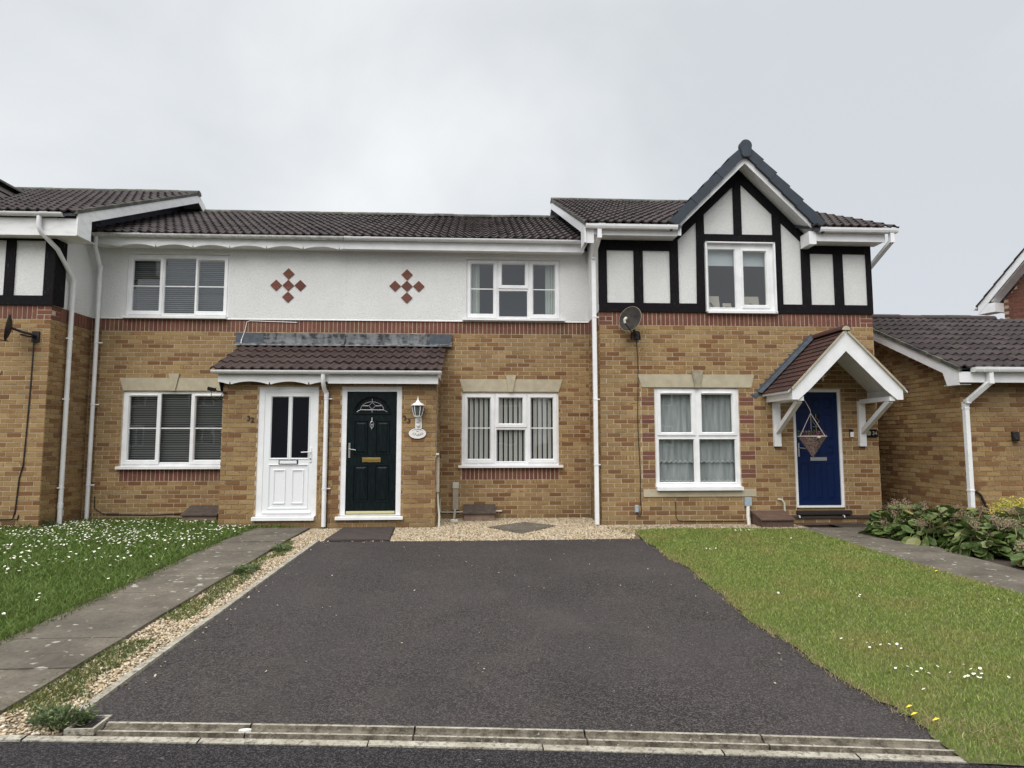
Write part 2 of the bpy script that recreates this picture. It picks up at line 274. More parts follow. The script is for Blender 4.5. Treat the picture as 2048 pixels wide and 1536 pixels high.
# ------------------------------------------------------------------ mesh builder
WP = {}                       # world origin of every object, to parent without matrices
class MB:
    def __init__(s): s.v = []; s.f = []; s.m = []; s.r = []; s.cur = 0; s.rn = 0.0
    def add(s, vs, fs):
        b = len(s.v); s.v += [tuple(p) for p in vs]; s.f += [tuple(i+b for i in q) for q in fs]
        s.m += [s.cur]*len(fs); s.r += [s.rn]*len(fs); return s
    def quad(s, a, b, c, d): return s.add([a, b, c, d], [(0, 1, 2, 3)])
    def box(s, x0, x1, y0, y1, z0, z1):
        return s.add([(x0,y0,z0),(x1,y0,z0),(x1,y1,z0),(x0,y1,z0),(x0,y0,z1),(x1,y0,z1),(x1,y1,z1),(x0,y1,z1)],
                     [(0,3,2,1),(4,5,6,7),(0,1,5,4),(1,2,6,5),(2,3,7,6),(3,0,4,7)])
    def bbox(s, x0, x1, y0, y1, z0, z1, b=0.004):
        """box whose front (-y) edges are bevelled"""
        return s.add([(x0,y1,z0),(x1,y1,z0),(x1,y1,z1),(x0,y1,z1),(x0,y0+b,z0),(x1,y0+b,z0),(x1,y0+b,z1),(x0,y0+b,z1),(x0+b,y0,z0+b),(x1-b,y0,z0+b),(x1-b,y0,z1-b),(x0+b,y0,z1-b)],
                     [(0,4,5,1) [::-1],(1,5,6,2)[::-1],(2,6,7,3)[::-1],(3,7,4,0)[::-1],(4,8,9,5)[::-1],(5,9,10,6)[::-1],(6,10,11,7)[::-1],(7,11,8,4)[::-1],(8,11,10,9)[::-1],(0,1,2,3)[::-1]])
    def prism(s, poly, axis, a, b):
        """poly: list of 2D points; extruded along axis between a and b"""
        def P(p, t):
            return {'x': (t, p[0], p[1]), 'y': (p[0], t, p[1]), 'z': (p[0], p[1], t)}[axis]
        n = len(poly); vs = [P(p, a) for p in poly]+[P(p, b) for p in poly]
        fs = [tuple(range(n))[::-1], tuple(range(n, 2*n))]+[(i, (i+1) % n, n+(i+1) % n, n+i) for i in range(n)]
        return s.add(vs, fs)
    def bar(s, p, q, w, h=None, up=(0, 0, 1)):
        """rectangular bar from p to q"""
        p, q = Vector(p), Vector(q); h = h or w; d = (q-p).normalized(); u = Vector(up)
        if abs(d.dot(u)) > 0.99: u = Vector((0, 1, 0))
        r = d.cross(u).normalized()*w/2; u = r.cross(d).normalized()*h/2
        return s.add([p-r-u, p+r-u, p+r+u, p-r+u, q-r-u, q+r-u, q+r+u, q-r+u], [(0,3,2,1),(4,5,6,7),(0,1,5,4),(1,2,6,5),(2,3,7,6),(3,0,4,7)])
    def tube(s, pts, r, n=10, cap=True):
        pts = [Vector(p) for p in pts]; rr = r if isinstance(r, (list, tuple)) else [r]*len(pts); b = len(s.v); vs = []; fs = []
        prev = None
        for i, p in enumerate(pts):
            d = (pts[min(i+1, len(pts)-1)]-pts[max(i-1, 0)])
            d = d.normalized() if d.length > 1e-9 else Vector((0, 0, 1))
            if prev is None: u = d.orthogonal().normalized()
            else: u = (prev-d*prev.dot(d)).normalized()
            prev = u; v = d.cross(u)
            for k in range(n):
                a = 2*math.pi*k/n; vs.append(p+(u*math.cos(a)+v*math.sin(a))*rr[i])
        for i in range(len(pts)-1):
            for k in range(n): fs.append((i*n+k, i*n+(k+1) % n, (i+1)*n+(k+1) % n, (i+1)*n+k))
        if cap: q = len(vs); L_ = (len(pts)-1)*n; vs += vs[:n]+vs[L_:L_+n]; fs.append(tuple(range(q, q+n))[::-1]); fs.append(tuple(range(q+n, q+2*n)))
        return s.add(vs, fs)
    def lathe(s, c, prof, n=12, ay=False):
        """profile (r,h) turned about a vertical axis (or about y when ay)"""
        vs = []; fs = []
        for r, h in prof:
            for k in range(n):
                a = 2*math.pi*k/n
                vs.append((c[0]+r*math.cos(a), c[1]+h, c[2]+r*math.sin(a)) if ay else (c[0]+r*math.cos(a), c[1]+r*math.sin(a), c[2]+h))
        for i in range(len(prof)-1):
            for k in range(n):
                q = (i*n+k, i*n+(k+1) % n, (i+1)*n+(k+1) % n, (i+1)*n+k); fs.append(q[::-1] if ay else q)
        return s.add(vs, fs)
    def ring(s, x0, x1, z0, z1, w, y, d=0.014, yin=0.012):
        """moulded rectangular frame around a light, facing -y"""
        L = [(0, 0), (0.006, -d), (w-0.014, -d), (w, yin)]; vs = []
        for o, dy in L: vs += [(x0+o, y+dy, z0+o), (x1-o, y+dy, z0+o), (x1-o, y+dy, z1-o), (x0+o, y+dy, z1-o)]
        fs = []
        for i in range(3):
            for k in range(4): fs.append((i*4+k, i*4+(k+1) % 4, (i+1)*4+(k+1) % 4, (i+1)*4+k))
        return s.add(vs, fs)
    def build(s, name, mat, parent=None, kind=None, label=None, cat=None, group=None, smooth=False, rnd=False, origin=None):
        me = bpy.data.meshes.new(name); V = np.array(s.v, dtype=float)
        c = Vector(origin) if origin is not None else Vector(((V[:,0].min()+V[:,0].max())/2, (V[:,1].min()+V[:,1].max())/2, V[:,2].min()))
        me.from_pydata([tuple(p) for p in (V-np.array(c))], [], s.f)
        mats = mat if isinstance(mat, (list, tuple)) else [mat]
        for q in mats: me.materials.append(MT[q])
        if len(mats) > 1: me.polygons.foreach_set('material_index', s.m)
        if rnd:
            a = me.attributes.new('rnd', 'FLOAT', 'FACE'); a.data.foreach_set('value', s.r)
        if smooth: me.shade_smooth()
        me.update(); return link(name, me, c, parent, kind, label, cat, group)
def link(name, data, c, parent=None, kind=None, label=None, cat=None, group=None, rot=None):
    o = bpy.data.objects.new(name, data); COL.objects.link(o); c = Vector(c); WP[o] = c
    if parent is not None: o.parent = parent; o.location = c-WP[parent]
    else: o.location = c
    if rot: o.rotation_euler = rot
    if kind: o['kind'] = kind
    if label: o['label'] = label
    if cat: o['category'] = cat
    if group: o['group'] = group
    return o
def thing(name, loc, label, cat, group=None): return link(name, None, loc, None, None, label, cat, group)
def gz(y): return 0.0 if y > -2.2 else (-0.022*(-2.2-y) if y > -8.6 else -0.1408)

# ------------------------------------------------------------------ brickwork
BM = {}
def brick_mesh(L, H, axis, red):
    L = round(L/0.005)*0.005; key = (round(L, 3), round(H, 3), axis, red)
    if key not in BM:
        mb = MB(); a, h, d = L/2, H/2, 0.014
        mb.add([(-a,d,-h),(a,d,-h),(a,d,h),(-a,d,h),(-a+.002,0,-h+.002),(a-.002,0,-h+.002),(a-.002,0,h-.002),(-a+.002,0,h-.002)],
               [(4,5,6,7),(0,1,5,4),(1,2,6,5),(2,3,7,6),(3,0,4,7)])
        if axis == '+x': vs = [(-y, x, z) for x, y, z in mb.v]      # faces +x
        elif axis == '-x': vs = [(y, -x, z) for x, y, z in mb.v]    # faces -x
        else: vs = mb.v
        me = bpy.data.meshes.new('brick'); me.from_pydata(vs, [], mb.f); me.materials.append(MT['red brick' if red else 'buff brick']); me.update(); BM[key] = me
    return BM[key]
class Bricks:
    """collects the bricks of one house; the nearest 290 become objects, the rest one joined part"""
    def __init__(s, holder): s.l = []; s.h = holder
    def lay(s, axis, plane, a0, a1, z0, z1, holes=(), wall=None, red=lambda a, z: False, start=0.0, top=None, hidden=False):
        n0, n1 = int(round(z0/0.075)), int(round(z1/0.075))
        for k in range(n0, n1):
            zb = k*0.075; zc = zb+0.0375
            off = start+(0.1125 if k % 2 else 0.0)
            segs = [(a0, a1)]
            if top: segs = [(max(a0, lo), min(a1, hi)) for lo, hi in top(zb+0.07)]
            for hx0, hx1, hz0, hz1 in holes:
                if zc > hz0 and zc < hz1:
                    ns = []
                    for p, q in segs:
                        if hx0 > p: ns.append((p, min(q, hx0)))
                        if hx1 < q: ns.append((max(p, hx1), q))
                    segs = [u for u in ns if u[1]-u[0] > 0.02]
            for p, q in segs:
                e = math.floor((p-off)/0.225)*0.225+off
                while e < q-1e-6:
                    l, r = max(e, p), min(e+0.225, q)
                    if r-l > 0.035:
                        a = (l+r)/2; L = r-l-0.010; s.put(axis, plane, a, zc, L, 0.065, wall, red(a, zc), hidden)
                    e += 0.225
    def put(s, axis, plane, a, z, L, H, wall, red, hidden=False):
        j = random.uniform(0.0, 0.003)
        if axis == '-y': c = (a, plane-j, z)
        elif axis == '+x': c = (plane+j, a, z)
        else: c = (plane-j, a, z)
        s.l.append((c, L, H, axis, red, wall, hidden))
    def soldiers(s, axis, plane, a0, a1, z0, z1, wall, hidden=False):
        n = max(1, int(round((a1-a0)/0.075))); p = (a1-a0)/n
        for i in range(n): s.put(axis, plane, a0+(i+.5)*p, (z0+z1)/2, p-0.010, z1-z0-0.010, wall, True, hidden)
    def done(s, stuff_parent, nmax=290, nm='brick'):
        s.l.sort(key=lambda b: (b[6], (Vector(b[0])-CAM).length_squared))
        for c, L, H, axis, red, wall, hid in s.l[:nmax]: link('brick', brick_mesh(L, H, axis, red), c, wall)
        for isred in (False, True):
            mb = MB()
            for c, L, H, axis, red, wall, hid in s.l[nmax:]:
                if red != isred: continue
                me = brick_mesh(L, H, axis, red); mb.rn = random.random()
                mb.add([(v.co.x+c[0], v.co.y+c[1], v.co.z+c[2]) for v in me.vertices], [tuple(p.vertices) for p in me.polygons])
            if mb.v: mb.build('red_brickwork' if isred else 'brickwork', 'red brick' if isred else 'buff brick', stuff_parent, 'stuff', rnd=True)
def holed(mb, axis, plane, a0, a1, z0, z1, holes, depth=0.0, d=1):
    """flat wall sheet with rectangular holes and reveals; axis as for bricks"""
    xs = sorted({a0, a1}|{h[0] for h in holes}|{h[1] for h in holes}); zs = sorted({z0, z1}|{h[2] for h in holes}|{h[3] for h in holes})
    def P(a, dy, z): return {'-y': (a, plane+dy, z), '+x': (plane-dy, a, z), '-x': (plane+dy, a, z)}[axis]
    for i in range(len(xs)-1):
        for k in range(len(zs)-1):
            cx, cz = (xs[i]+xs[i+1])/2, (zs[k]+zs[k+1])/2
            if cx < a0 or cx > a1 or cz < z0 or cz > z1 or any(h[0] < cx < h[1] and h[2] < cz < h[3] for h in holes): continue
            mb.quad(P(xs[i], 0, zs[k]), P(xs[i+1], 0, zs[k]), P(xs[i+1], 0, zs[k+1]), P(xs[i], 0, zs[k+1]))
    if depth:
        for h in holes:
            q = [(h[0], h[2]), (h[1], h[2]), (h[1], h[3]), (h[0], h[3])]
            for i in range(4):
                p, r = q[i], q[(i+1) % 4]; mb.quad(P(p[0], 0, p[1]), P(r[0], 0, r[1]), P(r[0], depth, r[1]), P(p[0], depth, p[1]))
    return mb

# ------------------------------------------------------------------ roof tiles (double roman, 300 wide)
def tile_profile(w=0.30):
    out = []
    for k in range(2):
        b = k*w/2
        for x, z in ((0, 0.0), (0.022, 0.016), (0.040, 0.030), (0.058, 0.031), (0.078, 0.016), (0.100, 0.003), (0.130, -0.002)): out.append((b+x*w/0.30, z))
    out.append((w, 0.0)); return out
TM = {}
def tile_mesh(g, mat, w=0.30):
    key = (g, mat, w)
    if key not in TM:
        pr = tile_profile(w); n = len(pr); vs = []
        for x, z in pr: vs.append((x, 0, z+0.026))
        for x, z in pr: vs.append((x, g+0.015, z-0.002))
        for x, z in pr: vs.append((x, 0.0, z-0.002))
        fs = [(i, i+1, n+i+1, n+i) for i in range(n-1)]+[(2*n+i, 2*n+i+1, i+1, i) for i in range(n-1)]+[(0, n, 2*n)]+[(n-1, 3*n-1, 2*n-1)]
        me = bpy.data.meshes.new('tile'); me.from_pydata(vs, [], fs); me.materials.append(MT[mat]); me.update(); TM[key] = me
    return TM[key]
def tiles(roof, x0, x1, y0, z0, pitch, rows, g, mat, skip=None, nmax=290):
    ncol = int(round((x1-x0)/0.30)); w = (x1-x0)/ncol; me = tile_mesh(g, mat, round(w, 4)); n = 0; rest = []
    for r in range(rows):
        for k in range(ncol):
            x = x0+k*w+random.uniform(-.003, .003); s = r*g
            p = (x, y0+s*math.cos(pitch), z0+s*math.sin(pitch)+random.uniform(0, .007))
            if skip and skip(p[0]+w/2, p[1]+g/2*math.cos(pitch), p[2]): continue
            if n < nmax: link('tile', me, p, roof, rot=(pitch+random.uniform(-.008, .008), random.uniform(-.012, .012), random.uniform(-.010, .010))); n += 1
            else: rest.append(p)
    if rest:
        mb = MB(); M = Matrix.Rotation(pitch, 3, 'X')
        for p in rest:
            mb.rn = random.random(); mb.add([M @ v.co+Vector(p) for v in me.vertices], [tuple(q.vertices) for q in me.polygons])
        mb.build('tiling', mat, roof, 'stuff', rnd=True)
def deck(house, name, x0, x1, y0, z0, pitch, length, mat='dark slate', back=None, notch=None):
    """roof base sheet under the tiles; back = length of the rear slope"""
    c, s = math.cos(pitch), math.sin(pitch); mb = MB(); t = 0.03
    if notch:
        a, m_, b, sl = notch; o = [(x0, 0), (a, 0), (m_, sl), (b, 0), (x1, 0), (x1, length), (x0, length)]; n = len(o)
        vs = [(x, y0+q*c, z0-.012+q*s) for x, q in o]+[(x, y0+q*c, z0-t-.03+q*s) for x, q in o]
        mb.add(vs, [tuple(range(n)), tuple(range(n, 2*n))[::-1]]+[(i, n+i, n+(i+1) % n, (i+1) % n) for i in range(n)])
    else: mb.prism([(y0, z0-t-0.03), (y0, z0-0.012), (y0+length*c, z0-0.012+length*s), (y0+length*c, z0-t-0.03+length*s)], 'x', x0, x1)
    if back:
        yr, zr = y0+length*c, z0+length*s
        mb.prism([(yr, zr-0.042), (yr, zr+0.0), (yr+back*c, zr-back*s), (yr+back*c, zr-back*s-0.042)], 'x', x0, x1)
    return mb.build(name, mat, house)
def ridge(roof, x0, x1, y, z, mat='mossy ridge tile', r=0.115, L=0.45, axis='x'):
    n = max(1, int(round((x1-x0)/L))); w = (x1-x0)/n; mb = MB(); pr = [(r*math.cos(a), r*0.75*math.sin(a)) for a in [math.pi*i/8 for i in range(9)]]
    vs = []
    for xx in (0, w+0.01):
        for py, pz in pr: vs.append((xx, py, pz) if axis == 'x' else (py, xx, pz))
    mb.add(vs, [((i, 9+i, 10+i, i+1) if axis == 'x' else (i, i+1, 10+i, 9+i)) for i in range(8)]+[tuple(range(9))]+[tuple(range(9, 18))[::-1]])
    me = bpy.data.meshes.new('ridge_tile'); me.from_pydata(mb.v, [], mb.f); me.materials.append(MT[mat]); me.update()
    for i in range(n):
        p = (x0+i*w, y, z-0.03+random.uniform(-.006, .006)) if axis == 'x' else (y, x0+i*w, z-0.03)
        link('ridge_tile', me, p, roof, rot=(0, random.uniform(-.006, .006), 0))

# ------------------------------------------------------------------ windows
def window(house, yw, x0, x1, z0, z1, lights, sill=None, bars=(), room='dark room', label=None, vents=(), recess=0.03, mat='white plastic'):
    """lights: (gx0,gx1,gz0,gz1,sash rect or None)"""
    yf = yw+recess; mb = MB(); holes = [(g[0]-.004, g[1]+.004, g[2]-.004, g[3]+.004) for g in lights]
    holed(mb, '-y', yf, x0, x1, z0, z1, holes, 0.05)
    for s0 in ((x0, x0), (x1, x1)): mb.quad((s0[0], yf, z0), (s0[0], yf+.06, z0), (s0[0], yf+.06, z1), (s0[0], yf, z1))
    mb.quad((x0, yf, z1), (x1, yf, z1), (x1, yf+.06, z1), (x0, yf+.06, z1))
    fr = mb.build('window', mat, house, label=label)
    for g in lights:
        if g[4]:
            r = g[4]; q = MB(); wl = min(g[0]-r[0], g[2]-r[2])
            L = [((r[0], r[1], r[2], r[3]), 0.0), ((r[0]+.006, r[1]-.006, r[2]+.006, r[3]-.006), -.018), ((g[0]-.016, g[1]+.016, g[2]-.016, g[3]+.016), -.018), ((g[0], g[1], g[2], g[3]), .014)]
            vs = []; fs = []
            for (a, b, c, d), dy in L: vs += [(a, yf+dy, c), (b, yf+dy, c), (b, yf+dy, d), (a, yf+dy, d)]
            for i in range(3):
                for k in range(4): fs.append((i*4+k, i*4+(k+1) % 4, (i+1)*4+(k+1) % 4, (i+1)*4+k))
            q.add(vs, fs); q.build('sash', mat, fr)
        else:
            q = MB(); q.ring(g[0]-.018, g[1]+.018, g[2]-.018, g[3]+.018, 0.02, yf, 0.008, 0.014); q.build('glazing_bead', mat, fr)
        q = MB(); q.quad((g[0]-.003, yf+.02, g[2]-.003), (g[1]+.003, yf+.02, g[2]-.003), (g[1]+.003, yf+.02, g[3]+.003), (g[0]-.003, yf+.02, g[3]+.003)); q.build('pane', 'window glass', fr)
    for a, b, z in bars:
        q = MB(); q.box(a, b, yf+.012, yf+.018, z-.009, z+.009); q.build('glazing_bar', mat, fr)
    for a, b, z in vents:
        q = MB(); q.bbox(a, b, yf-.03, yf-.01, z-.010, z+.010); q.build('trickle_vent', mat, fr)
    if sill:
        q = MB(); q.prism([(yw-.075, sill[2]), (yw-.075, sill[3]-.012), (yf+.03, sill[3]), (yf+.03, sill[2])], 'x', sill[0], sill[1]); q.build('sill', mat, fr)
    d = 1.3; a, b = x0-.5, x1+.5
    q = MB(); Y0, Y1 = yf+.07, yf+d
    q.quad((a, Y1, z0-.5), (b, Y1, z0-.5), (b, Y1, z1+.2), (a, Y1, z1+.2)); q.quad((a, Y0, z0-.5), (a, Y1, z0-.5), (a, Y1, z1+.2), (a, Y0, z1+.2))
    q.quad((b, Y1, z0-.5), (b, Y0, z0-.5), (b, Y0, z1+.2), (b, Y1, z1+.2)); q.quad((a, Y0, z1+.2), (a, Y1, z1+.2), (b, Y1, z1+.2), (b, Y0, z1+.2)); q.quad((a, Y0, z0-.5), (b, Y0, z0-.5), (b, Y1, z0-.5), (a, Y1, z0-.5))
    holed(q, '-y', Y0, a, b, z0-.5, z1+.2, [(x0+.01, x1-.01, z0+.01, z1-.01)])
    q.build('room_interior', room, fr)
    return fr, yf
def slats_h(fr, x0, x1, z0, z1, y, p, mat, tilt=0.35):
    me = None; n = int((z1-z0)/p)
    q = MB(); h = p*0.36; q.box(x0-(x0+x1)/2, x1-(x0+x1)/2, -.001, .001, -h, h); m_ = bpy.data.meshes.new('slat'); m_.from_pydata(q.v, [], q.f); m_.materials.append(MT[mat])
    for i in range(n): link('slat', m_, ((x0+x1)/2, y, z0+(i+.5)*p), fr, rot=(tilt, 0, 0))
def text_mesh(name, s, size, mat, loc, parent=None, depth=0.005, rot=(math.pi/2, 0, 0), **k):
    cu = bpy.data.curves.new(name, 'FONT'); cu.body = s; cu.size = size; cu.extrude = depth; cu.align_x = 'CENTER'; cu.align_y = 'CENTER'; cu.offset = k.pop('offset', 0.0015)
    o = bpy.data.objects.new('t', cu); COL.objects.link(o); dg = bpy.context.evaluated_depsgraph_get(); dg.update()
    me = bpy.data.meshes.new_from_object(o.evaluated_get(dg)); bpy.data.objects.remove(o); me.materials.clear(); me.materials.append(MT[mat])
    return link(name, me, loc, parent, rot=rot, **k)
def lintel(fr, yw, tx0, tx1, bx0, bx1, z0, z1, k, kz, mat='sandstone', kmat='sandstone', proud=.012):
    (ka, kb, kc, kd) = k
    l = MB(); l.prism([(bx0, z0), (kc, z0), (ka+.01, z1), (tx0, z1)], 'y', yw-proud, yw+.05); l.build('lintel_stone', mat, fr)
    l = MB(); l.prism([(kd, z0), (bx1, z0), (tx1, z1), (kb-.01, z1)], 'y', yw-proud, yw+.05); l.build('lintel_stone', mat, fr)
    l = MB(); l.prism([(kc+.001, z0-.004), (kd-.001, z0-.004), (kb, kz), (ka, kz)], 'y', yw-proud-.022, yw+.04); l.build('keystone', kmat, fr)

PITCH = math.atan(0.46)
XP = -2.364          # party line between the two middle houses
YP, Y34, Y31 = -1.134, -1.021, -1.087

def gutter(house, x0, x1, y, z, mat, square=False, brackets=(), unions=()):
    mb = MB(); n = 8; r = 0.056
    if square: prof = [(-r, 0.0), (-r+.004, -.035), (-r+.018, -.066), (r-.006, -.066), (r, 0.0)]
    else: prof = [(-r*math.cos(math.pi*i/n), -r*math.sin(math.pi*i/n)*0.95) for i in range(n+1)]
    inner = [(p[0]*0.92, p[1]*0.92+.002) for p in prof][::-1]
    mb.prism([(y+p[0], z+p[1]) for p in prof+inner], 'x', x0, x1)
    for e in (x0, x1): mb.prism([(y+p[0]*1.05, z+p[1]*1.05) for p in prof], 'x', e-.006, e+.006)
    g = mb.build('gutter', mat, house)
    for b in brackets:
        q = MB(); q.prism([(y+p[0]*1.10, z+p[1]*1.10+.003) for p in prof]+[(y+r*1.1, z+.01), (y+r*.9, z+.01)]+[(y+p[0]*0.9, z+p[1]*0.9) for p in prof[::-1]], 'x', b-.012, b+.012); q.build('gutter_bracket', mat, g)
    for b in unions:
        q = MB(); q.prism([(y+p[0]*1.13, z+p[1]*1.13+.004) for p in prof]+[(y+p[0]*0.9, z+p[1]*0.9) for p in prof[::-1]], 'x', b-.06, b+.06); q.build('gutter_joint', mat, g)
    return g
def pipe(house, pts, mat, square=False, brackets=(), r=0.034, bdir=(1, 0), socks=()):
    mb = MB()
    if square:
        for p, q in zip(pts[:-1], pts[1:]): mb.bar(p, q, 0.065, 0.065, up=(0, 1, 0))
        for p in pts[1:-1]: mb.box(p[0]-.036, p[0]+.036, p[1]-.036, p[1]+.036, p[2]-.03, p[2]+.03)
    else: mb.tube(pts, r, 12)
    g = mb.build('downpipe', mat, house, smooth=False)
    if not square: g.data.shade_smooth()
    for b in brackets:
        q = MB(); x, y = pts[-1][0], pts[-1][1]
        if square: q.box(x-.038, x+.038, y-.038, y+.038, b-.012, b+.012); q.box(x+.038*bdir[0] if bdir[0] > 0 else x-.075, x+.075 if bdir[0] > 0 else x-.038, y+.01, y+.03, b-.010, b+.010)
        else: q.lathe((x, y, b), [(r+.006, -.012), (r+.006, .012)], 12); q.bar((x, y+.5*r, b), (x+bdir[0]*.085, y+bdir[1]*.085+.5*r, b), .018)
        q.build('pipe_bracket', mat, g)
    for b in socks:
        q = MB(); x, y = pts[-1][0], pts[-1][1]; q.lathe((x, y, b), [(r, -.04), (r+.005, -.04), (r+.005, .04), (r, .04)], 12); q.build('pipe_socket', mat, g)
    return g
def scallop(xa, xb, ztop, zbot, cusps, depth=0.055, n=9):
    """outline of a wavy bargeboard, arches between cusps"""
    pts = [(xa, ztop), (xb, ztop)]; bot = []
    cs = [xa]+[c for c in cusps if xa < c < xb]+[xb]
    for i in range(len(cs)-1):
        a, b = cs[i], cs[i+1]
        fa, fb = (0.016 if i else 0.0), (0.016 if i < len(cs)-2 else 0.0)
        full = (cusps[1]-cusps[0]); ca = a if i else b-full; cb = b if i < len(cs)-2 else a+full
        if i: bot.append((a, zbot+0.055))
        for k in range(n+1):
            x = a+fa+(b-a-fa-fb)*k/n; u = (x-ca)/(cb-ca); bot.append((x, zbot+depth*math.sin(math.pi*min(max(u, 0), 1))**0.8))
    return pts[:1]+[(x, z) for x, z in bot]+pts[1:]

# ================================================================== ground
def sheet(name, poly, dz, mat, kind='structure', parent=None, ys=()):
    """polygon following the ground height, cut in strips along y so that it bends with the slope"""
    import mathutils.geometry as mg
    pts = [(x, y) for x, y in poly]; out = []
    for i in range(len(pts)):                                    # add vertices along long edges
        a, b = pts[i], pts[(i+1) % len(pts)]; n = max(1, int(math.hypot(b[0]-a[0], b[1]-a[1])/0.8))
        for k in range(n): out.append((a[0]+(b[0]-a[0])*k/n, a[1]+(b[1]-a[1])*k/n))
    n0 = len(out); xs = [p[0] for p in out]; ysn = [p[1] for p in out]
    inner = []
    y = min(ysn)
    while y < max(ysn):
        inner.append(y); y += 0.5
    co = [Vector(p) for p in out]; face = [list(range(n0))]
    extra = [Vector((x, yy)) for yy in list(inner)+[-2.2] for x in np.arange(min(xs)+.2, max(xs), 0.5)]
    extra = [p for p in extra if inside(p.x, p.y, out)]
    r = mg.delaunay_2d_cdt(co+extra, [], face, 1, 1e-5)
    vs = [(p.x, p.y, gz(p.y)+dz) for p in r[0]]; me = bpy.data.meshes.new(name); me.from_pydata(vs, [], r[2]); me.materials.append(MT[mat]); me.update()
    me.polygons.foreach_get
    if me.polygons and me.polygons[0].normal.z < 0: me.flip_normals()
    return link(name, me, (0, 0, 0), parent, kind)
def inside(x, y, poly):
    c = False; j = len(poly)-1
    for i in range(len(poly)):
        xi, yi = poly[i]; xj, yj = poly[j]
        if (yi > y) != (yj > y) and x < (xj-xi)*(y-yi)/(yj-yi)+xi: c = not c
        j = i
    return c
# one big sheet to the horizon, then thinner sheets on top
mb = MB(); ys = [-200, -60, -8.6, -2.2, 300]
for i in range(4): mb.quad((-300, ys[i], gz(ys[i])-.05), (300, ys[i], gz(ys[i])-.05), (300, ys[i+1], gz(ys[i+1])-.05), (-300, ys[i+1], gz(ys[i+1])-.05))
mb.build('ground', 'soil', kind='structure', origin=(0, 0, 0))
# kerb line, gently curved
def kx(x): return -8.03-0.075*(x+2.4)-0.006*(x+2.4)**2 if x > -2.4 else -8.03+0.02*(x+2.4)
mb = MB(); xs = np.arange(-14, 14.1, 0.4)
for a, b in zip(xs[:-1], xs[1:]):
    mb.quad((a, -16.5, gz(-16)-.024), (b, -16.5, gz(-16)-.024), (b, kx(b)-.0, gz(-8.1)-.011), (a, kx(a)-.0, gz(-8.1)-.011))
mb.build('road', 'road asphalt', kind='structure', origin=(0, -12, 0))
rag = random.Random(3)
DR = [(2.34,-2.50),(2.33,-3.0),(2.31,-3.61),(2.34,-4.2),(2.34,-4.79),(2.30,-5.2),(2.29,-5.58),(2.23,-6.27),(2.25,-6.76),(2.26,-7.17),(2.29,-7.60),(2.32,-7.9),(2.36,-8.2)]
edge = []
for (a, b), (c, d) in zip(DR[:-1], DR[1:]):
    n = 6
    for k in range(n): edge.append((a+(c-a)*k/n+rag.uniform(-.022, .022)+.018*math.sin((b+(d-b)*k/n)*5.3), b+(d-b)*k/n))
edge.append((2.36, -8.2))
topdrive = [(-2.15, -2.46), (-1.4, -2.47), (-0.36, -2.50), (0.3, -2.485), (1.02, -2.49), (2.05, -2.46)]
sheet('driveway', topdrive+edge+[(2.3, kx(2.3)+.2)]+[(x, kx(x)+.205) for x in (1.6, .8, 0, -.8, -1.6, -2.1)]+[(-2.15, -7.9)], 0.0, 'driveway asphalt')
# slope break: concrete pin kerb along the left edge of the driveway, in lengths
kc = link('driveway_edging', None, (-2.18, -5, 0), kind='structure')
y = -2.42; i = 0
while y > -7.75:
    L = 0.905; y2 = max(y-L, -7.76); mb = MB(); a, b = gz(y)+.018, gz(y2)+.018+rag.uniform(-.004, .004)
    mb.add([(-2.215, y2+.004, b-.1), (-2.155, y2+.004, b-.1), (-2.155, y-.004, a-.1), (-2.215, y-.004, a-.1), (-2.211, y2+.004, b), (-2.160, y2+.004, b), (-2.160, y-.004, a), (-2.211, y-.004, a)],
           [(4,5,6,7),(0,1,5,4),(1,2,6,5),(2,3,7,6),(3,0,4,7)]); mb.build('edging_stone', 'kerb concrete', kc); y = y2; i += 1
# channel blocks and flush kerb at the road
ch = link('drainage_channel', None, (0, -8.1, gz(-8.1)), kind='structure')
jx = [-1.97, -1.19, -0.32, 0.56, 1.45, 2.33]
for a, b in zip(jx[:-1], jx[1:]):
    for part in range(2):
        mb = MB(); z0 = gz(-8.1)
        P = [(.205, -.06), (.203, .006), (.178, .008), (.168, -.006), (.112, -.016), (.100, -.004), (.088, -.002), (.074, -.016), (.070, -.06)] if not part else [(.066, -.06), (.063, -.020), (.040, -.018), (.030, -.004)]
    prof = [(.205, -.06), (.203, .004), (.181, .005), (.171, -.010), (.118, -.022), (.112, -.001), (.094, 0.0), (.086, -.018), (.072, -.026), (.068, -.06)]
    mb = MB(); n = 4; vs = []
    for k in range(n+1):
        x = a+.005+(b-a-.010)*k/n
        for dy, dz in prof: vs.append((x, kx(x)+dy, z0+dz+.002))
    m_ = len(prof); mb.v = vs
    for k in range(n):
        for q in range(m_-1):
            mb.f.append((k*m_+q, (k+1)*m_+q, (k+1)*m_+q+1, k*m_+q+1)[::-1]); mb.m.append(1 if q in (2, 3, 6, 7, 8) else 0); mb.r.append(0)
    mb.f += [tuple(range(m_)), tuple(range(n*m_, n*m_+m_))[::-1]]; mb.m += [1, 1]; mb.r += [0, 0]
    mb.build('channel_block', ['kerb concrete', 'dirty channel'], ch)
kb = link('kerb', None, (0, -8.2, gz(-8.2)), kind='structure')
kj = [-14, -11, -8, -5.0, -4.1, -3.2, -2.3, -1.40, -0.54, 0.33, 1.20, 1.83, 2.40]
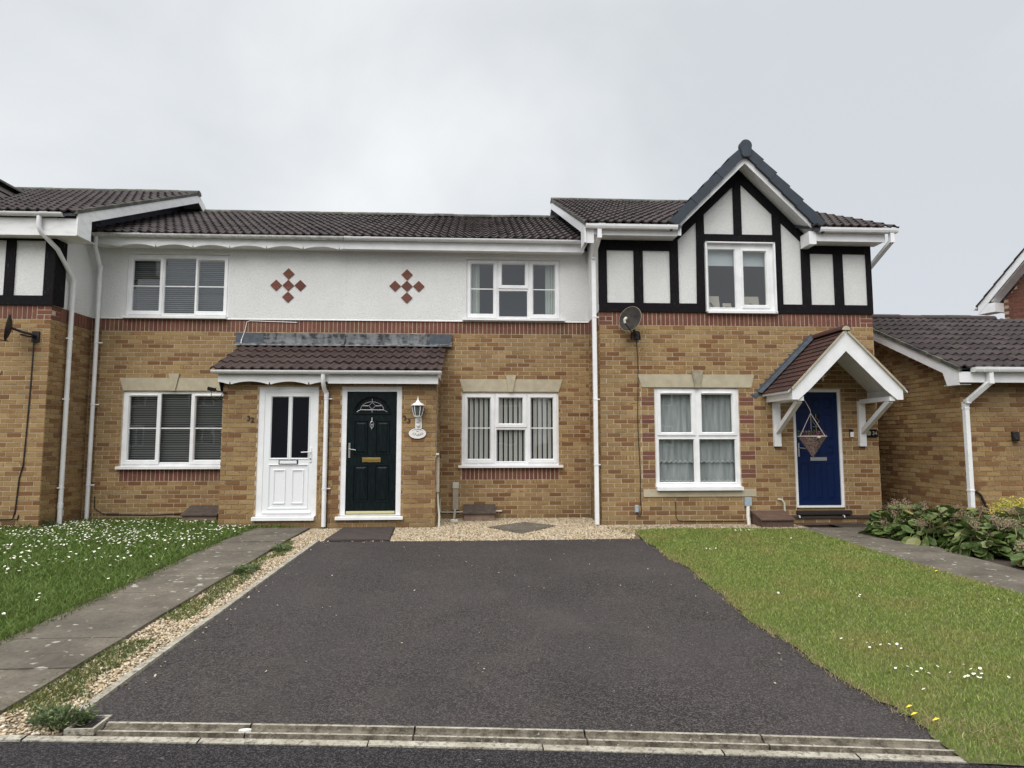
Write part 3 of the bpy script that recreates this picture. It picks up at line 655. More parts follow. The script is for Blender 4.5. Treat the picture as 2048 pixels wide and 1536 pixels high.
for a, b in zip(kj[:-1], kj[1:]):
    mb = MB(); n = 4; z0 = gz(-8.1); h = rag.uniform(-.003, .003)
    for k in range(n):
        p, q = a+.004+(b-a-.008)*k/n, a+.004+(b-a-.008)*(k+1)/n
        mb.add([(p, kx(p)-.002, z0-.1), (q, kx(q)-.002, z0-.1), (q, kx(q)+.002, z0-.004+h), (p, kx(p)+.002, z0-.004+h), (p, kx(p)+.050, z0-.002+h), (q, kx(q)+.050, z0-.002+h), (p, kx(p)+.065, z0-.1), (q, kx(q)+.065, z0-.1)],
               [(0,1,2,3),(3,2,5,4),(4,5,7,6)])
    mb.build('kerb_stone', 'kerb concrete', kb)
mb = MB()                                                     # dirt lying between kerb and channel and in the joints
for a, b in zip(np.arange(-2.4, 2.35, .2), np.arange(-2.2, 2.55, .2)): mb.quad((a, kx(a)+.01, gz(-8.1)-.021), (b, kx(b)+.01, gz(-8.1)-.021), (b, kx(b)+.21, gz(-8.1)-.018), (a, kx(a)+.21, gz(-8.1)-.018))
mb.build('gutter_dirt', 'soil', kind='structure')
# gully grate at the left end of the channel
g = thing('drain_grate', (-2.05, -7.88, gz(-7.9)), 'dark metal gully grate half hidden by a weed at the kerb channel end', 'drain')
mb = MB(); z0 = gz(-7.9)
for x0, x1, y0, y1 in ((-2.13, -1.98, -7.975, -7.962), (-2.13, -1.98, -7.815, -7.800), (-2.13, -2.115, -7.962, -7.815), (-1.995, -1.98, -7.962, -7.815)): mb.box(x0, x1, y0, y1, z0-.02, z0+.012)
mb.build('frame', 'kerb concrete', g)
for k in range(8): mb = MB(); mb.box(-2.108+k*.0145, -2.100+k*.0145, -7.962, -7.815, z0-.012, z0+.002); mb.build('bar', 'black iron', g)
mb = MB(); mb.box(-2.115, -1.995, -7.962, -7.815, z0-.06, z0-.03); mb.build('sump', 'black iron', g)

# path to the white door, in slabs
path = link('path', None, (-3.0, -4.5, 0), kind='structure')
yj = [-1.17, -1.86, -2.55, -3.22, -3.90, -4.57, -5.20, -5.86, -6.51, -7.12, -7.74, -8.36]
for a, b in zip(yj[:-1], yj[1:]):
    z1, z2 = gz(a)+.022+rag.uniform(-.004, .004), gz(b)+.022+rag.uniform(-.004, .004); xl, xr = -3.47, -2.60
    if b < -8: b = -7.99; xl = -3.3
    mb = MB(); mb.add([(xl, b+.003, z2-.08), (xr, b+.003, z2-.08), (xr, a-.003, z1-.08), (xl, a-.003, z1-.08), (xl+.01, b+.006, z2), (xr-.006, b+.006, z2), (xr-.006, a-.006, z1), (xl+.01, a-.006, z1)],
           [(4,5,6,7),(0,1,5,4),(1,2,6,5),(2,3,7,6),(3,0,4,7)]); mb.build('paving_slab', 'concrete path', path)
sheet('gravel_strip', [(-2.60, -1.15), (-2.10, -1.15), (-2.10, -2.45), (-2.21, -2.46), (-2.21, -7.8), (-2.12, -7.82), (-2.14, -7.98), (-3.2, -8.0), (-2.62, -7.75)], -.012, 'gravel bed')
sheet('gravel_bed', [(-2.12, -1.14), (-0.655, -1.14), (-0.655, -0.0), (2.03, 0.0), (2.03, -1.03), (2.40, -1.03), (2.45, -1.75), (2.30, -2.47), (2.05, -2.455), (1.02, -2.485), (-0.36, -2.495), (-2.12, -2.455)], -.008, 'gravel bed')
sheet('gravel_edge', [(2.4, -1.03), (5.3, -1.03), (5.3, -1.60), (2.4, -1.70)], -.010, 'gravel bed')
mb = MB(); mb.add([(-2.09, -2.43, 0), (-1.20, -2.45, 0), (-1.29, -1.16, 0), (-2.09, -1.20, 0), (-2.085, -2.42, .022), (-1.21, -2.44, .022), (-1.30, -1.17, .022), (-2.085, -1.21, .022)], [(4,5,6,7),(0,1,5,4),(1,2,6,5),(2,3,7,6),(3,0,4,7)])
mb.build('doorstep_slab', 'dark slab', kind='structure')
g = thing('drain_cover', (0.72, -1.3, 0), 'flat grey stone slab lying diamond-wise in the gravel below the middle window', 'stone slab')
mb = MB(); pc = [(0.17, -1.22), (0.66, -1.95), (1.27, -1.10), (0.80, -0.62)]; mb.prism(pc, 'z', -.01, .012); mb.build('slab', 'concrete path', g)

# right path and its landing
rp = link('path', None, (5.6, -4, 0), kind='structure')
for (x0, x1, a, b) in ((5.0, 6.25, -1.62, -2.55), (5.0, 6.0, -2.56, -3.6), (5.0, 5.95, -3.61, -4.7), (5.02, 6.05, -4.71, -5.9), (5.1, 6.2, -5.91, -8.3)):
    mb = MB(); z1, z2 = gz(a)+.012, gz(b)+.012; mb.add([(x0, b, z2-.08), (x1, b, z2-.08), (x1, a, z1-.08), (x0, a, z1-.08), (x0, b, z2), (x1, b, z2), (x1, a, z1), (x0, a, z1)], [(4,5,6,7),(0,1,5,4),(1,2,6,5),(2,3,7,6),(3,0,4,7)]); mb.build('paving_slab', 'concrete path', rp)
sheet('flower_bed_soil', [(5.8, -1.03), (7.36, -1.03), (7.36, -2.1), (14, -2.1), (14, -7.5), (6.1, -7.5), (6.0, -4.5), (5.85, -3)], -.005, 'soil')

LAWN_L = [(-3.44, -1.12), (-3.47, -2.45), (-3.45, -4.13), (-3.43, -5.61), (-3.44, -6.42), (-3.45, -7.2), (-3.4, -7.98), (-9.5, -8.1), (-9.5, -1.08), (-6.77, -1.10), (-6.77, -0.005), (-4.04, -0.005), (-4.04, -1.12)]
LAWN_R = [(2.40, -1.78), (2.66, -1.68), (3.2, -1.60), (4.2, -1.70), (5.0, -1.80), (5.02, -3.08), (5.0, -4.04), (5.04, -4.82), (5.1, -5.6), (5.14, -8.55), (2.6, kx(2.6)-.02), (2.31, kx(2.31)-.01), (2.31, -8.27)]+[(x-.004, y) for x, y in edge[::-1]]
sheet('lawn_soil_left', LAWN_L, .014, 'turf base'); sheet('lawn_soil_right', LAWN_R, .007, 'turf base')

def blades(name, poly, dens, h, w, mat, dz=0.012, jit=0.5, mask=None, lean=0.5, overhang=0.0, seed=1, stuff=True, parent=None):
    r = np.random.default_rng(seed); P = np.array(poly); x0, y0 = P.min(0)-overhang; x1, y1 = P.max(0)+overhang
    n = int((x1-x0)*(y1-y0)*dens); X = r.uniform(x0, x1, n); Y = r.uniform(y0, y1, n)
    keep = np.zeros(n, bool); j = len(P)-1
    for i in range(len(P)):
        xi, yi = P[i]; xj, yj = P[j]
        with np.errstate(divide='ignore', invalid='ignore'): c = ((yi > Y) != (yj > Y)) & (X < (xj-xi)*(Y-yi)/(yj-yi+1e-12)+xi)
        keep ^= c; j = i
    d = np.hypot(X, Y+11.57); u = ((X*cy-(Y+11.57)*sy)/(X*sy+(Y+11.57)*cy))          # drop what the lens cannot see, with a wide margin
    keep &= (np.abs(u) < 1.02) & (r.random(n) < np.clip(4.6/d, 0.38, 1.0)**1.1)
    if mask is not None: keep &= mask(X, Y, r)
    X, Y, d = X[keep], Y[keep], d[keep]; n = len(X)
    X += r.normal(0, .008, n); wd = w*(0.6+0.8*r.random(n))*np.clip(d/5, .8, 2.2); hh = h*(0.45+0.9*r.random(n)**1.3)
    a = r.uniform(0, 2*np.pi, n); ln = lean*r.random(n)*hh; la = r.uniform(0, 2*np.pi, n)
    Z = np.where(Y > -2.2, 0, np.where(Y > -8.6, -0.022*(-2.2-Y), -0.1408))+dz
    cx, sx_ = np.cos(a)*wd/2, np.sin(a)*wd/2; lx, ly = np.cos(la)*ln, np.sin(la)*ln
    V = np.zeros((n, 5, 3)); V[:,0] = np.c_[X-cx, Y-sx_, Z]; V[:,1] = np.c_[X+cx, Y+sx_, Z]
    V[:,2] = np.c_[X-cx*.75+lx*.4, Y-sx_*.75+ly*.4, Z+hh*.6]; V[:,3] = np.c_[X+cx*.75+lx*.4, Y+sx_*.75+ly*.4, Z+hh*.6]; V[:,4] = np.c_[X+lx*1.3, Y+ly*1.3, Z+hh*.95]
    me = bpy.data.meshes.new(name); me.vertices.add(n*5); me.vertices.foreach_set('co', V.ravel())
    b = np.arange(n)*5; q = np.c_[b, b+1, b+3, b+2]; tr_ = np.c_[b+2, b+3, b+4]; lp = np.hstack([q, tr_]).ravel()
    me.loops.add(len(lp)); me.loops.foreach_set('vertex_index', lp); me.polygons.add(2*n)
    me.polygons.foreach_set('loop_start', np.c_[np.arange(n)*7, np.arange(n)*7+4].ravel())
    me.update(calc_edges=True); me.validate()
    rn = np.repeat(np.clip(r.beta(2, 2.6, n)+r.normal(0, .03, n), 0, 1), 2); at = me.attributes.new('rnd', 'FLOAT', 'FACE'); at.data.foreach_set('value', rn.astype(np.float32))
    me.materials.append(MT[mat]); o = link(name, me, (0, 0, 0), parent, 'stuff' if stuff else None); return o
def vnoise(X, Y, s, seed=0):
    r = np.random.default_rng(seed); G = r.random((64, 64)); x, y = X*s+31, Y*s+37; xi, yi = np.floor(x).astype(int), np.floor(y).astype(int); fx, fy = x-xi, y-yi
    fx = fx*fx*(3-2*fx); fy = fy*fy*(3-2*fy); g = lambda a, b: G[a % 64, b % 64]
    return (g(xi, yi)*(1-fx)+g(xi+1, yi)*fx)*(1-fy)+(g(xi, yi+1)*(1-fx)+g(xi+1, yi+1)*fx)*fy
gr = blades('grass', LAWN_R, 12000, .026, .0048, 'mown grass', .012, overhang=.02, seed=2, lean=0.9)
gr['label'] = 'short mown grass of the right-hand lawn'; gr['category'] = 'grass'
gr = blades('grass', LAWN_L, 7500, .060, .0065, 'long grass', .010, overhang=.02, seed=3, lean=0.9)
gr['label'] = 'longer dark green grass of the left lawn, full of daisies'; gr['category'] = 'grass'
# dry and ragged grass along the right edge of the driveway
EDGE_B = [(x-.045, y) for x, y in edge]+[(x+.09, y) for x, y in edge[::-1]]
gr = blades('edge_grass', EDGE_B, 4500, .030, .005, 'straw', .006, seed=4, mask=lambda X, Y, r: (vnoise(X, Y, 5, 1) > .35), lean=1.6); gr['label'] = 'dry straw-coloured grass creeping over the right driveway edge'; gr['category'] = 'grass'
gr = blades('edge_grass', [(-3.52, -1.2), (-3.40, -1.2), (-3.36, -5), (-3.32, -8), (-3.52, -8)], 4200, .035, .006, 'mossy weed', .012, seed=14, mask=lambda X, Y, r: (vnoise(X, Y, 4, 6)-(X+3.5)*2.2 > .25), lean=1.4); gr['label'] = 'ragged weedy grass creeping over the left edge of the path'; gr['category'] = 'grass'
gr = blades('weeds', [(-2.66, -2.2), (-2.36, -2.2), (-2.36, -7.9), (-2.9, -8.0), (-2.66, -7.5)], 9000, .035, .006, 'mossy weed', -.01, seed=5,
       mask=lambda X, Y, r: (vnoise(X*2.0, Y, 1.9, 4)*1.1-(X+2.62)*1.5+np.where(Y < -5.4, .20, 0) > .34), lean=1.2); gr['label'] = 'moss and low weeds along the path side of the gravel strip'; gr['category'] = 'weeds'
gr = blades('weeds', [(-2.6, -7.1), (-2.22, -7.1), (-2.22, -7.95), (-3.1, -8.0)], 4500, .03, .006, 'mossy weed', -.01, seed=15, mask=lambda X, Y, r: vnoise(X, Y, 4, 9) > .5, lean=1.2); gr['label'] = 'yellowing weeds at the road end of the gravel strip'; gr['category'] = 'weeds'
gr = blades('edge_grass', [(2.40, kx(2.4)-.05), (2.36, -8.1), (2.6, -8.1), (4.2, kx(4.2)+.35), (4.2, kx(4.2)-.04)], 5000, .03, .006, 'straw', .005, seed=6, lean=1.8, mask=lambda X, Y, r: vnoise(X, Y, 6, 3) > .42); gr['label'] = 'brown dry grass at the kerb corner of the right lawn'; gr['category'] = 'grass'
gr = blades('grass', [(2.05, -1.4), (2.0, -1.9), (2.3, -2.35), (2.5, -1.7), (2.5, -1.35)], 2600, .04, .006, 'straw', -.005, seed=7, lean=1.5, mask=lambda X, Y, r: vnoise(X, Y, 4, 3) > .4); gr['label'] = 'dry grass tuft at the gravel corner of the driveway'; gr['category'] = 'grass'
gr = blades('grass', [(-3.9, -1.13), (-2.75, -1.13), (-2.75, -1.22), (-3.9, -1.3)], 5000, .07, .007, 'long grass', 0, seed=8, lean=.8); gr['label'] = 'grass growing along the wall below the white door'; gr['category'] = 'grass'
gr = blades('weeds', [(-9, -1.1), (-6.8, -1.1), (-6.8, -1.35), (-9, -1.35)], 2200, .11, .010, 'mossy weed', 0, seed=9, lean=.9); gr['label'] = 'taller weeds along the foot of the left house'; gr['category'] = 'weeds'

# pebbles
def icos():
    p = (1+5**.5)/2; v = [(-1,p,0),(1,p,0),(-1,-p,0),(1,-p,0),(0,-1,p),(0,1,p),(0,-1,-p),(0,1,-p),(p,0,-1),(p,0,1),(-p,0,-1),(-p,0,1)]
    f = [(0,11,5),(0,5,1),(0,1,7),(0,7,10),(0,10,11),(1,5,9),(5,11,4),(11,10,2),(10,7,6),(7,1,8),(3,9,4),(3,4,2),(3,2,6),(3,6,8),(3,8,9),(4,9,5),(2,4,11),(6,2,10),(8,6,7),(9,8,1)]
    v = np.array(v, float); return v/np.linalg.norm(v[0]), np.array(f)
IV, IF = icos()
def pebbles(name, poly, dens, size, dz, seed, label, mask=None):
    r = np.random.default_rng(seed); P = np.array(poly); x0, y0 = P.min(0); x1, y1 = P.max(0); n = int((x1-x0)*(y1-y0)*dens); X = r.uniform(x0, x1, n); Y = r.uniform(y0, y1, n)
    keep = np.array([inside(a, b, poly) for a, b in zip(X, Y)])
    if mask is not None: keep &= mask(X, Y, r)
    X, Y = X[keep], Y[keep]; n = len(X); S = size*(0.5+r.random(n)**1.5)[:, None]*np.c_[1+.4*r.random(n), .75+.3*r.random(n), .45+.3*r.random(n)]
    a = r.uniform(0, 2*np.pi, n); Z = np.where(Y > -2.2, 0, -0.022*(-2.2-Y))+dz+r.uniform(-.003, .006, n)
    V = IV[None]*S[:, None, :]*(1+r.normal(0, .10, (n, 12, 1))); tl_ = r.normal(0, .35, n); V[:,:,2] += V[:,:,0]*tl_[:, None]
    c, s = np.cos(a)[:, None], np.sin(a)[:, None]; W = np.stack([V[:,:,0]*c-V[:,:,1]*s+X[:,None], V[:,:,0]*s+V[:,:,1]*c+Y[:,None], V[:,:,2]+Z[:,None]], 2)
    me = bpy.data.meshes.new(name); me.vertices.add(n*12); me.vertices.foreach_set('co', W.ravel()); lp = (IF[None]+np.arange(n)[:,None,None]*12).ravel()
    me.loops.add(len(lp)); me.loops.foreach_set('vertex_index', lp); me.polygons.add(n*20); me.polygons.foreach_set('loop_start', np.arange(n*20)*3); me.update(calc_edges=True)
    at = me.attributes.new('rnd', 'FLOAT', 'FACE'); at.data.foreach_set('value', np.repeat(r.random(n), 20).astype(np.float32)); me.materials.append(MT['pebble'])
    o = link(name, me, (0, 0, 0), None, 'stuff'); o['label'] = label; o['category'] = 'gravel'; return o
SLAB33 = [(-2.10, -2.45), (-1.19, -2.47), (-1.28, -1.15), (-2.10, -1.19)]
PCI = [(x*.86+.10, y*.86-.17) for x, y in pc]
def bedmask(X, Y, r): return ~np.array([inside(a, b, SLAB33) or inside(a, b, PCI) for a, b in zip(X, Y)])
pebbles('gravel', [(-2.59, -1.15), (-2.12, -1.15), (-2.12, -2.44), (-2.22, -2.45), (-2.22, -7.78), (-2.16, -7.98), (-3.1, -7.99), (-2.62, -7.7)], 4200, .0092, -.008, 1, 'cream gravel strip between the concrete path and the driveway')
pebbles('gravel', [(-2.12, -1.14), (-0.66, -1.14), (-0.655, -0.01), (2.02, -0.01), (2.02, -1.03), (2.40, -1.03), (2.42, -1.70), (2.22, -2.44), (1.9, -2.455), (1.02, -2.485), (-0.36, -2.495), (-2.12, -2.455)], 3300, .0104, -.004, 2, 'cream and tan gravel bed in front of the dark green door house', bedmask)
pebbles('gravel', [(2.4, -1.03), (5.2, -1.03), (5.2, -1.60), (3.2, -1.56), (2.45, -1.66)], 2600, .008, -.004, 3, 'narrow gravel edge below the blue door house')
pebbles('loose_pebbles', [(-2.14, -2.5), (-1.97, -2.6), (-2.03, -5), (-1.98, -7.6), (-2.14, -7.7)], 42, .0062, .004, 8, 'pebbles spilled from the gravel strip along the driveway edge')
pebbles('loose_pebbles', [(-2.1, -2.5), (2.2, -2.52), (2.2, -2.66), (-2.1, -2.62)], 60, .006, .004, 9, 'pebbles spilled from the gravel bed onto the top of the driveway')
pebbles('loose_pebbles', [(-2.1, -2.6), (2.2, -2.6), (2.2, -7.6), (-2.1, -7.6)], 3.0, .0055, .004, 4, 'few stray pebbles lying on the driveway')

# daisies
def daisy_mesh(r=0.011, h=0.03, open_=1.0):
    mb = MB(); n = 9; mb.cur = 0
    pts = [(0, 0, h)]+[(r*(1.0 if k % 2 == 0 else .86)*math.cos(2*math.pi*k/n), r*(1.0 if k % 2 == 0 else .86)*math.sin(2*math.pi*k/n), h+.003) for k in range(n)]
    mb.add(pts, [(0, k+1, (k+1) % n+1) for k in range(n)]); mb.cur = 1
    c = [(0, 0, h+.006)]+[(r*.34*math.cos(2*math.pi*k/6), r*.34*math.sin(2*math.pi*k/6), h+.004) for k in range(6)]; mb.add(c, [(0, k+1, (k+1) % 6+1) for k in range(6)]); mb.cur = 2
    mb.add([(-.0008, 0, 0), (.0008, 0, 0), (.0008, 0, h), (-.0008, 0, h)], [(0, 1, 2, 3)]); return mb
def to_mesh(mb, name, mats):
    me = bpy.data.meshes.new(name); me.from_pydata(mb.v, [], mb.f)
    for q in mats: me.materials.append(MT[q])
    me.polygons.foreach_set('material_index', mb.m); me.update(); return me
DM = [to_mesh(daisy_mesh(r, h), 'daisy', ['daisy white', 'yellow petal', 'long grass']) for r, h in ((.0135, .058), (.0115, .050), (.0155, .066))]
DS = [to_mesh(daisy_mesh(r, h), 'daisy', ['daisy white', 'yellow petal', 'mown grass']) for r, h in ((.0105, .026), (.009, .022))]
r = random.Random(11); dl = []
def vn1(x, y, s, seed): return float(vnoise(np.array([x]), np.array([y]), s, seed)[0])
while len(dl) < 900:
    x, y = r.uniform(-7.6, -3.5), r.uniform(-7.4, -0.35)
    if not inside(x, y, LAWN_L) or x/(y+11.57) < -0.80: continue
    pr = 1.0 if y > -3.2 else (.6 if y > -4.6 else .34)
    if x > -3.9 and y < -2.6: pr *= .3
    if r.random() < pr*max(0, vn1(x, y, 1.6, 21)*1.6-.25): dl.append((x, y))
dl.sort(key=lambda p: math.hypot(p[0], p[1]+11.57))
for x, y in dl[:235]:
    link('daisy', r.choice(DM), (x, y, gz(y)+.012), None, None, 'small white daisy in the long grass of the left lawn', 'daisy', 'daisies on the left lawn', rot=(r.uniform(-.5, .5)+.25, r.uniform(-.4, .4), r.uniform(0, 6)))
mb = MB()
for x, y in dl[235:]:
    src = daisy_mesh(.0115*r.uniform(.8, 1.2), r.uniform(.045, .065)); M = Matrix.Rotation(r.uniform(0, .6), 3, 'X') @ Matrix.Rotation(r.uniform(0, 6), 3, 'Z'); b = len(mb.v)
    mb.v += [tuple(M @ Vector(v)+Vector((x, y, gz(y)+.012))) for v in src.v]; mb.f += [tuple(i+b for i in f) for f in src.f]; mb.m += src.m; mb.r += src.r
o = mb.build('daisies', ['daisy white', 'yellow petal', 'long grass'], None, 'stuff', 'many tiny white daisies in the far part of the left lawn', 'daisies')
cl = [(2.79, -7.0, 12, .13, .10), (2.83, -7.5, 8, .16, .09), (3.15, -7.55, 13, .16, .11), (4.01, -1.99, 13, .28, .07), (5.0, -2.29, 9, .16, .12), (2.92, -3.42, 6, .2, .05), (3.56, -5.70, 3, .08, .05), (2.78, -5.51, 2, .08, .05), (4.59, -5.83, 2, .08, .05), (4.1, -2.73, 5, .15, .06), (2.63, -7.80, 1, .02, .02)]
for cx_, cy_, n, rx, ry in cl:
    for k in range(n):
        x, y = cx_+r.gauss(0, rx*.6), cy_+r.gauss(0, ry*.6)
        if 2.4 < x < 4.98: link('daisy', r.choice(DS), (x, y, gz(y)+.018), None, None, 'small white daisy in a loose cluster on the right mown lawn', 'daisy', 'daisies on the right lawn', rot=(r.uniform(0, .7), r.uniform(-.4, .4), r.uniform(0, 6)))
for i, (x, y, lb) in enumerate(((2.35, -8.09, 'fallen yellow petal nearest the channel at the driveway corner'), (2.42, -8.16, 'fallen yellow petal at the lawn end of the kerb channel'), (2.385, -8.0, 'fallen yellow petal higher up the right driveway edge'), (4.9, -4.8, 'single yellow petal on the right lawn near the path'))):
    mb = MB(); mb.add([(-.020, 0, 0), (-.004, -.009, .008), (.020, -.002, .012), (.006, .012, .010), (.0, .002, .014)], [(0, 1, 4), (1, 2, 4), (2, 3, 4), (3, 0, 4)]); mb.v = [(a+x, b+y, c+gz(y)+.034) for a, b, c in mb.v]
    mb.build('petal', 'yellow petal', None, None, lb, 'petal')

# ================================================================== houses 32 and 33 (recessed middle pair)
H32 = thing('terraced_house', (-4.5, 0, 0), 'buff brick and white render house with white half glazed front door and wavy white bargeboards', 'house')
H33 = thing('terraced_house', (-0.2, 0, 0), 'buff brick and white render house with dark green front door and vertical window blinds', 'house')
H34 = thing('terraced_house', (4.4, 0, 0), 'brick house with black timbered gable, blue front door and small pitched porch', 'house')
H31 = thing('terraced_house', (-8.2, 0, 0), 'brick and black timbered house at the left edge with satellite dish', 'house')

W32, W33 = (-6.180, -4.430, 0.90, 2.235), (-0.272, 1.465, 0.90, 2.235)
U32, U33 = (-6.215, -4.440, 3.545, 4.695), (-0.208, 1.509, 3.545, 4.680)
def mid_house(H, x0, x1, win, up, por, door, render_shift):
    """main wall of one of the middle pair: mortar sheet, bricks, soldier courses, render"""
    wall = holed(MB(), '-y', 0.004, x0-(.04 if H is H32 else 0), x1+(.04 if H is H33 else 0), -0.25, 3.56, [win], 0.1).build('wall', 'mortar', H)
    B = Bricks(H)
    B.lay('-y', 0.0, x0, x1, 0, 3.3, [(win[0]-.002, win[1]+.002, 0.675, win[3]+.015), (por[0]+.10, por[1]-.10, -1, 3.02)], wall, start=.05)
    B.soldiers('-y', 0.0, x0, x1, 3.3, 3.525, wall); B.soldiers('-y', 0.0, win[0], win[1], 0.675, 0.90, wall)
    up_h = (up[0], up[1], up[2]-.01, up[3])
    rw = holed(MB(), '-y', -0.006, x0-(.04 if H is H32 else 0), x1+(.04 if H is H33 else 0), 3.526, 4.86, [up_h], 0.06); rw.prism([(-.022, 3.520), (-.006, 3.548), (-.006, 3.520)], 'x', x0, x1)
    rw.build('rendered_wall', 'white render', H)
    return B, wall
B32, wall32 = mid_house(H32, -6.767, XP, W32, U32, (-4.037, XP+.2), None, 0)
B33, wall33 = mid_house(H33, XP+.001, 2.031, W33, U33, (XP-.2, -0.66), None, 0)

# ---- windows of 32
fr, yf = window(H32, 0, W32[0], W32[1], .94, 2.235, [(-6.069, -5.608, 1.042, 2.142, (-6.147, -5.529, .965, 2.200)), (-5.542, -4.993, .998, 2.190, None), (-4.943, -4.487, 1.040, 2.146, (-5.021, -4.437, .963, 2.195))],
    (-6.215, -4.40, .885, .942), [(-6.069, -5.608, 1.592), (-5.542, -4.993, 1.592), (-4.943, -4.487, 1.592)], label='three light lower window with dark slatted blinds', vents=((-6.05, -5.60, 2.172), (-4.95, -4.49, 2.170)))
slats_h(fr, -6.12, -4.48, .98, 2.2, yf+.10, .040, 'dark blind', .5)
lintel(fr, 0, -6.246, -4.34, -6.175, -4.44, 2.25, 2.475, (-5.406, -5.226, -5.355, -5.285), 2.55)
fr, yf = window(H32, 0, U32[0], U32[1], 3.565, 4.695, [(-6.124, -5.664, 3.677, 4.582, (-6.183, -5.600, 3.600, 4.655)), (-5.576, -5.037, 3.630, 4.622, None), (-4.988, -4.543, 3.677, 4.582, (-5.040, -4.470, 3.600, 4.655))],
    (-6.235, -4.45, 3.525, 3.577), [(-6.124, -5.664, 4.120), (-5.576, -5.037, 4.120), (-4.988, -4.543, 4.120)], label='three light upper window with closed grey blinds', vents=((-6.11, -5.68, 4.615), (-4.98, -4.55, 4.612)))
slats_h(fr, -6.16, -4.50, 3.63, 4.66, yf+.10, .036, 'steel blind', .9)
# ---- windows of 33
fr, yf = window(H33, 0, W33[0], W33[1], .94, 2.235, [(-.168, .234, 1.048, 2.136, (-.236, .313, .974, 2.212)), (.396, .815, 1.680, 2.136, (.327, .895, 1.607, 2.212)), (.351, .859, 1.000, 1.562, None), (.972, 1.366, 1.046, 2.136, (.908, 1.441, .975, 2.212))],
    (-.331, 1.539, .892, .942), [(-.168, .234, 1.597), (.972, 1.366, 1.597)], label='lower window with vertical blinds')
for k in range(19):
    mb = MB(); mb.box(-.036, .036, -.001, .001, -.60, .60)
    link('vertical_slat', to_mesh(mb, 'vertical_slat', ['pale blind']) if k == 0 else bpy.data.meshes['vertical_slat'], (-.19+k*.0885, yf+.075, 1.60), fr, rot=(0, 0, .50+random.uniform(-.05, .05)))
lintel(fr, 0, -.321, 1.544, -.250, 1.470, 2.25, 2.475, (.517, .698, .560, .640), 2.55)
fr, yf = window(H33, 0, U33[0], U33[1], 3.565, 4.68, [(-.119, .282, 3.680, 4.602, (-.182, .354, 3.598, 4.666)), (.446, .865, 4.217, 4.602, (.376, .935, 4.146, 4.668)), (.393, .908, 3.630, 4.100, None), (1.023, 1.416, 3.678, 4.600, (.953, 1.498, 3.600, 4.666))],
    (-.276, 1.591, 3.540, 3.580), [(-.119, .282, 4.139), (1.023, 1.416, 4.139)], room='blue grey room', label='upper window with pale curtains drawn to the sides')
for x0, x1 in ((-.17, .035), (1.25, 1.47)):
    mb = MB(); n = 24; ys_ = [yf+.11+.018*math.sin(i*1.7) for i in range(n+1)]; xs_ = [x0+(x1-x0)*i/n for i in range(n+1)]
    for i in range(n): mb.quad((xs_[i], ys_[i], 3.6), (xs_[i+1], ys_[i+1], 3.6), (xs_[i+1], ys_[i+1], 4.66), (xs_[i], ys_[i], 4.66))
    mb.build('curtain', 'curtain fabric', fr)
# ---- red tile diamonds set in the render
for H, cx_, cz_ in ((H32, -3.395, 4.150), (H33, -1.281, 4.160)):
    for dx, dz in ((0, 0), (.213, 0), (-.213, 0), (0, .212), (0, -.212)):
        mb = MB(); q = .103; mb.prism([(cx_+dx-q, cz_+dz), (cx_+dx, cz_+dz-q), (cx_+dx+q, cz_+dz), (cx_+dx, cz_+dz+q)], 'y', -.020, -.004)
        mb.build('diamond_tile', 'red brick', H)
# ---- eaves
ZG = 4.955
for H, x0, x1, mt in ((H32, -6.60, XP, 'weathered white'), (H33, XP+.002, 1.92, 'white plastic')):
    mb = MB()
    if H is H32: mb.prism(scallop(x0, x1, 4.93, 4.742, [-6.25+.633*k for k in range(-1, 8)]), 'y', -.262, -.240)
    else: mb.box(x0, x1, -.262, -.240, 4.762, 4.93)
    mb.build('fascia', mt, H)
    mb = MB(); mb.box(x0-(.16 if H is H32 else 0), x1, -.239, .0, 4.792, 4.800); mb.build('soffit', mt, H)
gutter(H32, -6.64, XP-.01, -.32, ZG, 'weathered gutter', brackets=(-5.28, -4.48, -3.62, -2.95), unions=(-6.5, -5.9))
gutter(H33, XP+.01, 1.94, -.32, ZG, 'white plastic', brackets=(-.9, -.1, .85, 1.6), unions=(XP+.07, XP+.42))
# ---- main roofs
YR = 3.25; LEN = (YR+.33)/math.cos(PITCH)
for H, x0, x1 in ((H32, -6.767, XP), (H33, XP, 2.10)):
    rf = deck(H, 'roof', x0, x1, -.33, 4.965, PITCH, LEN, back=3)
    rows = 12; g = LEN/rows
    tiles(rf, x0+.0, x1, -.36, 4.955, PITCH, rows, g, 'dark roof tile')
    ridge(rf, x0, x1, YR, 4.965+LEN*math.sin(PITCH)+.02)
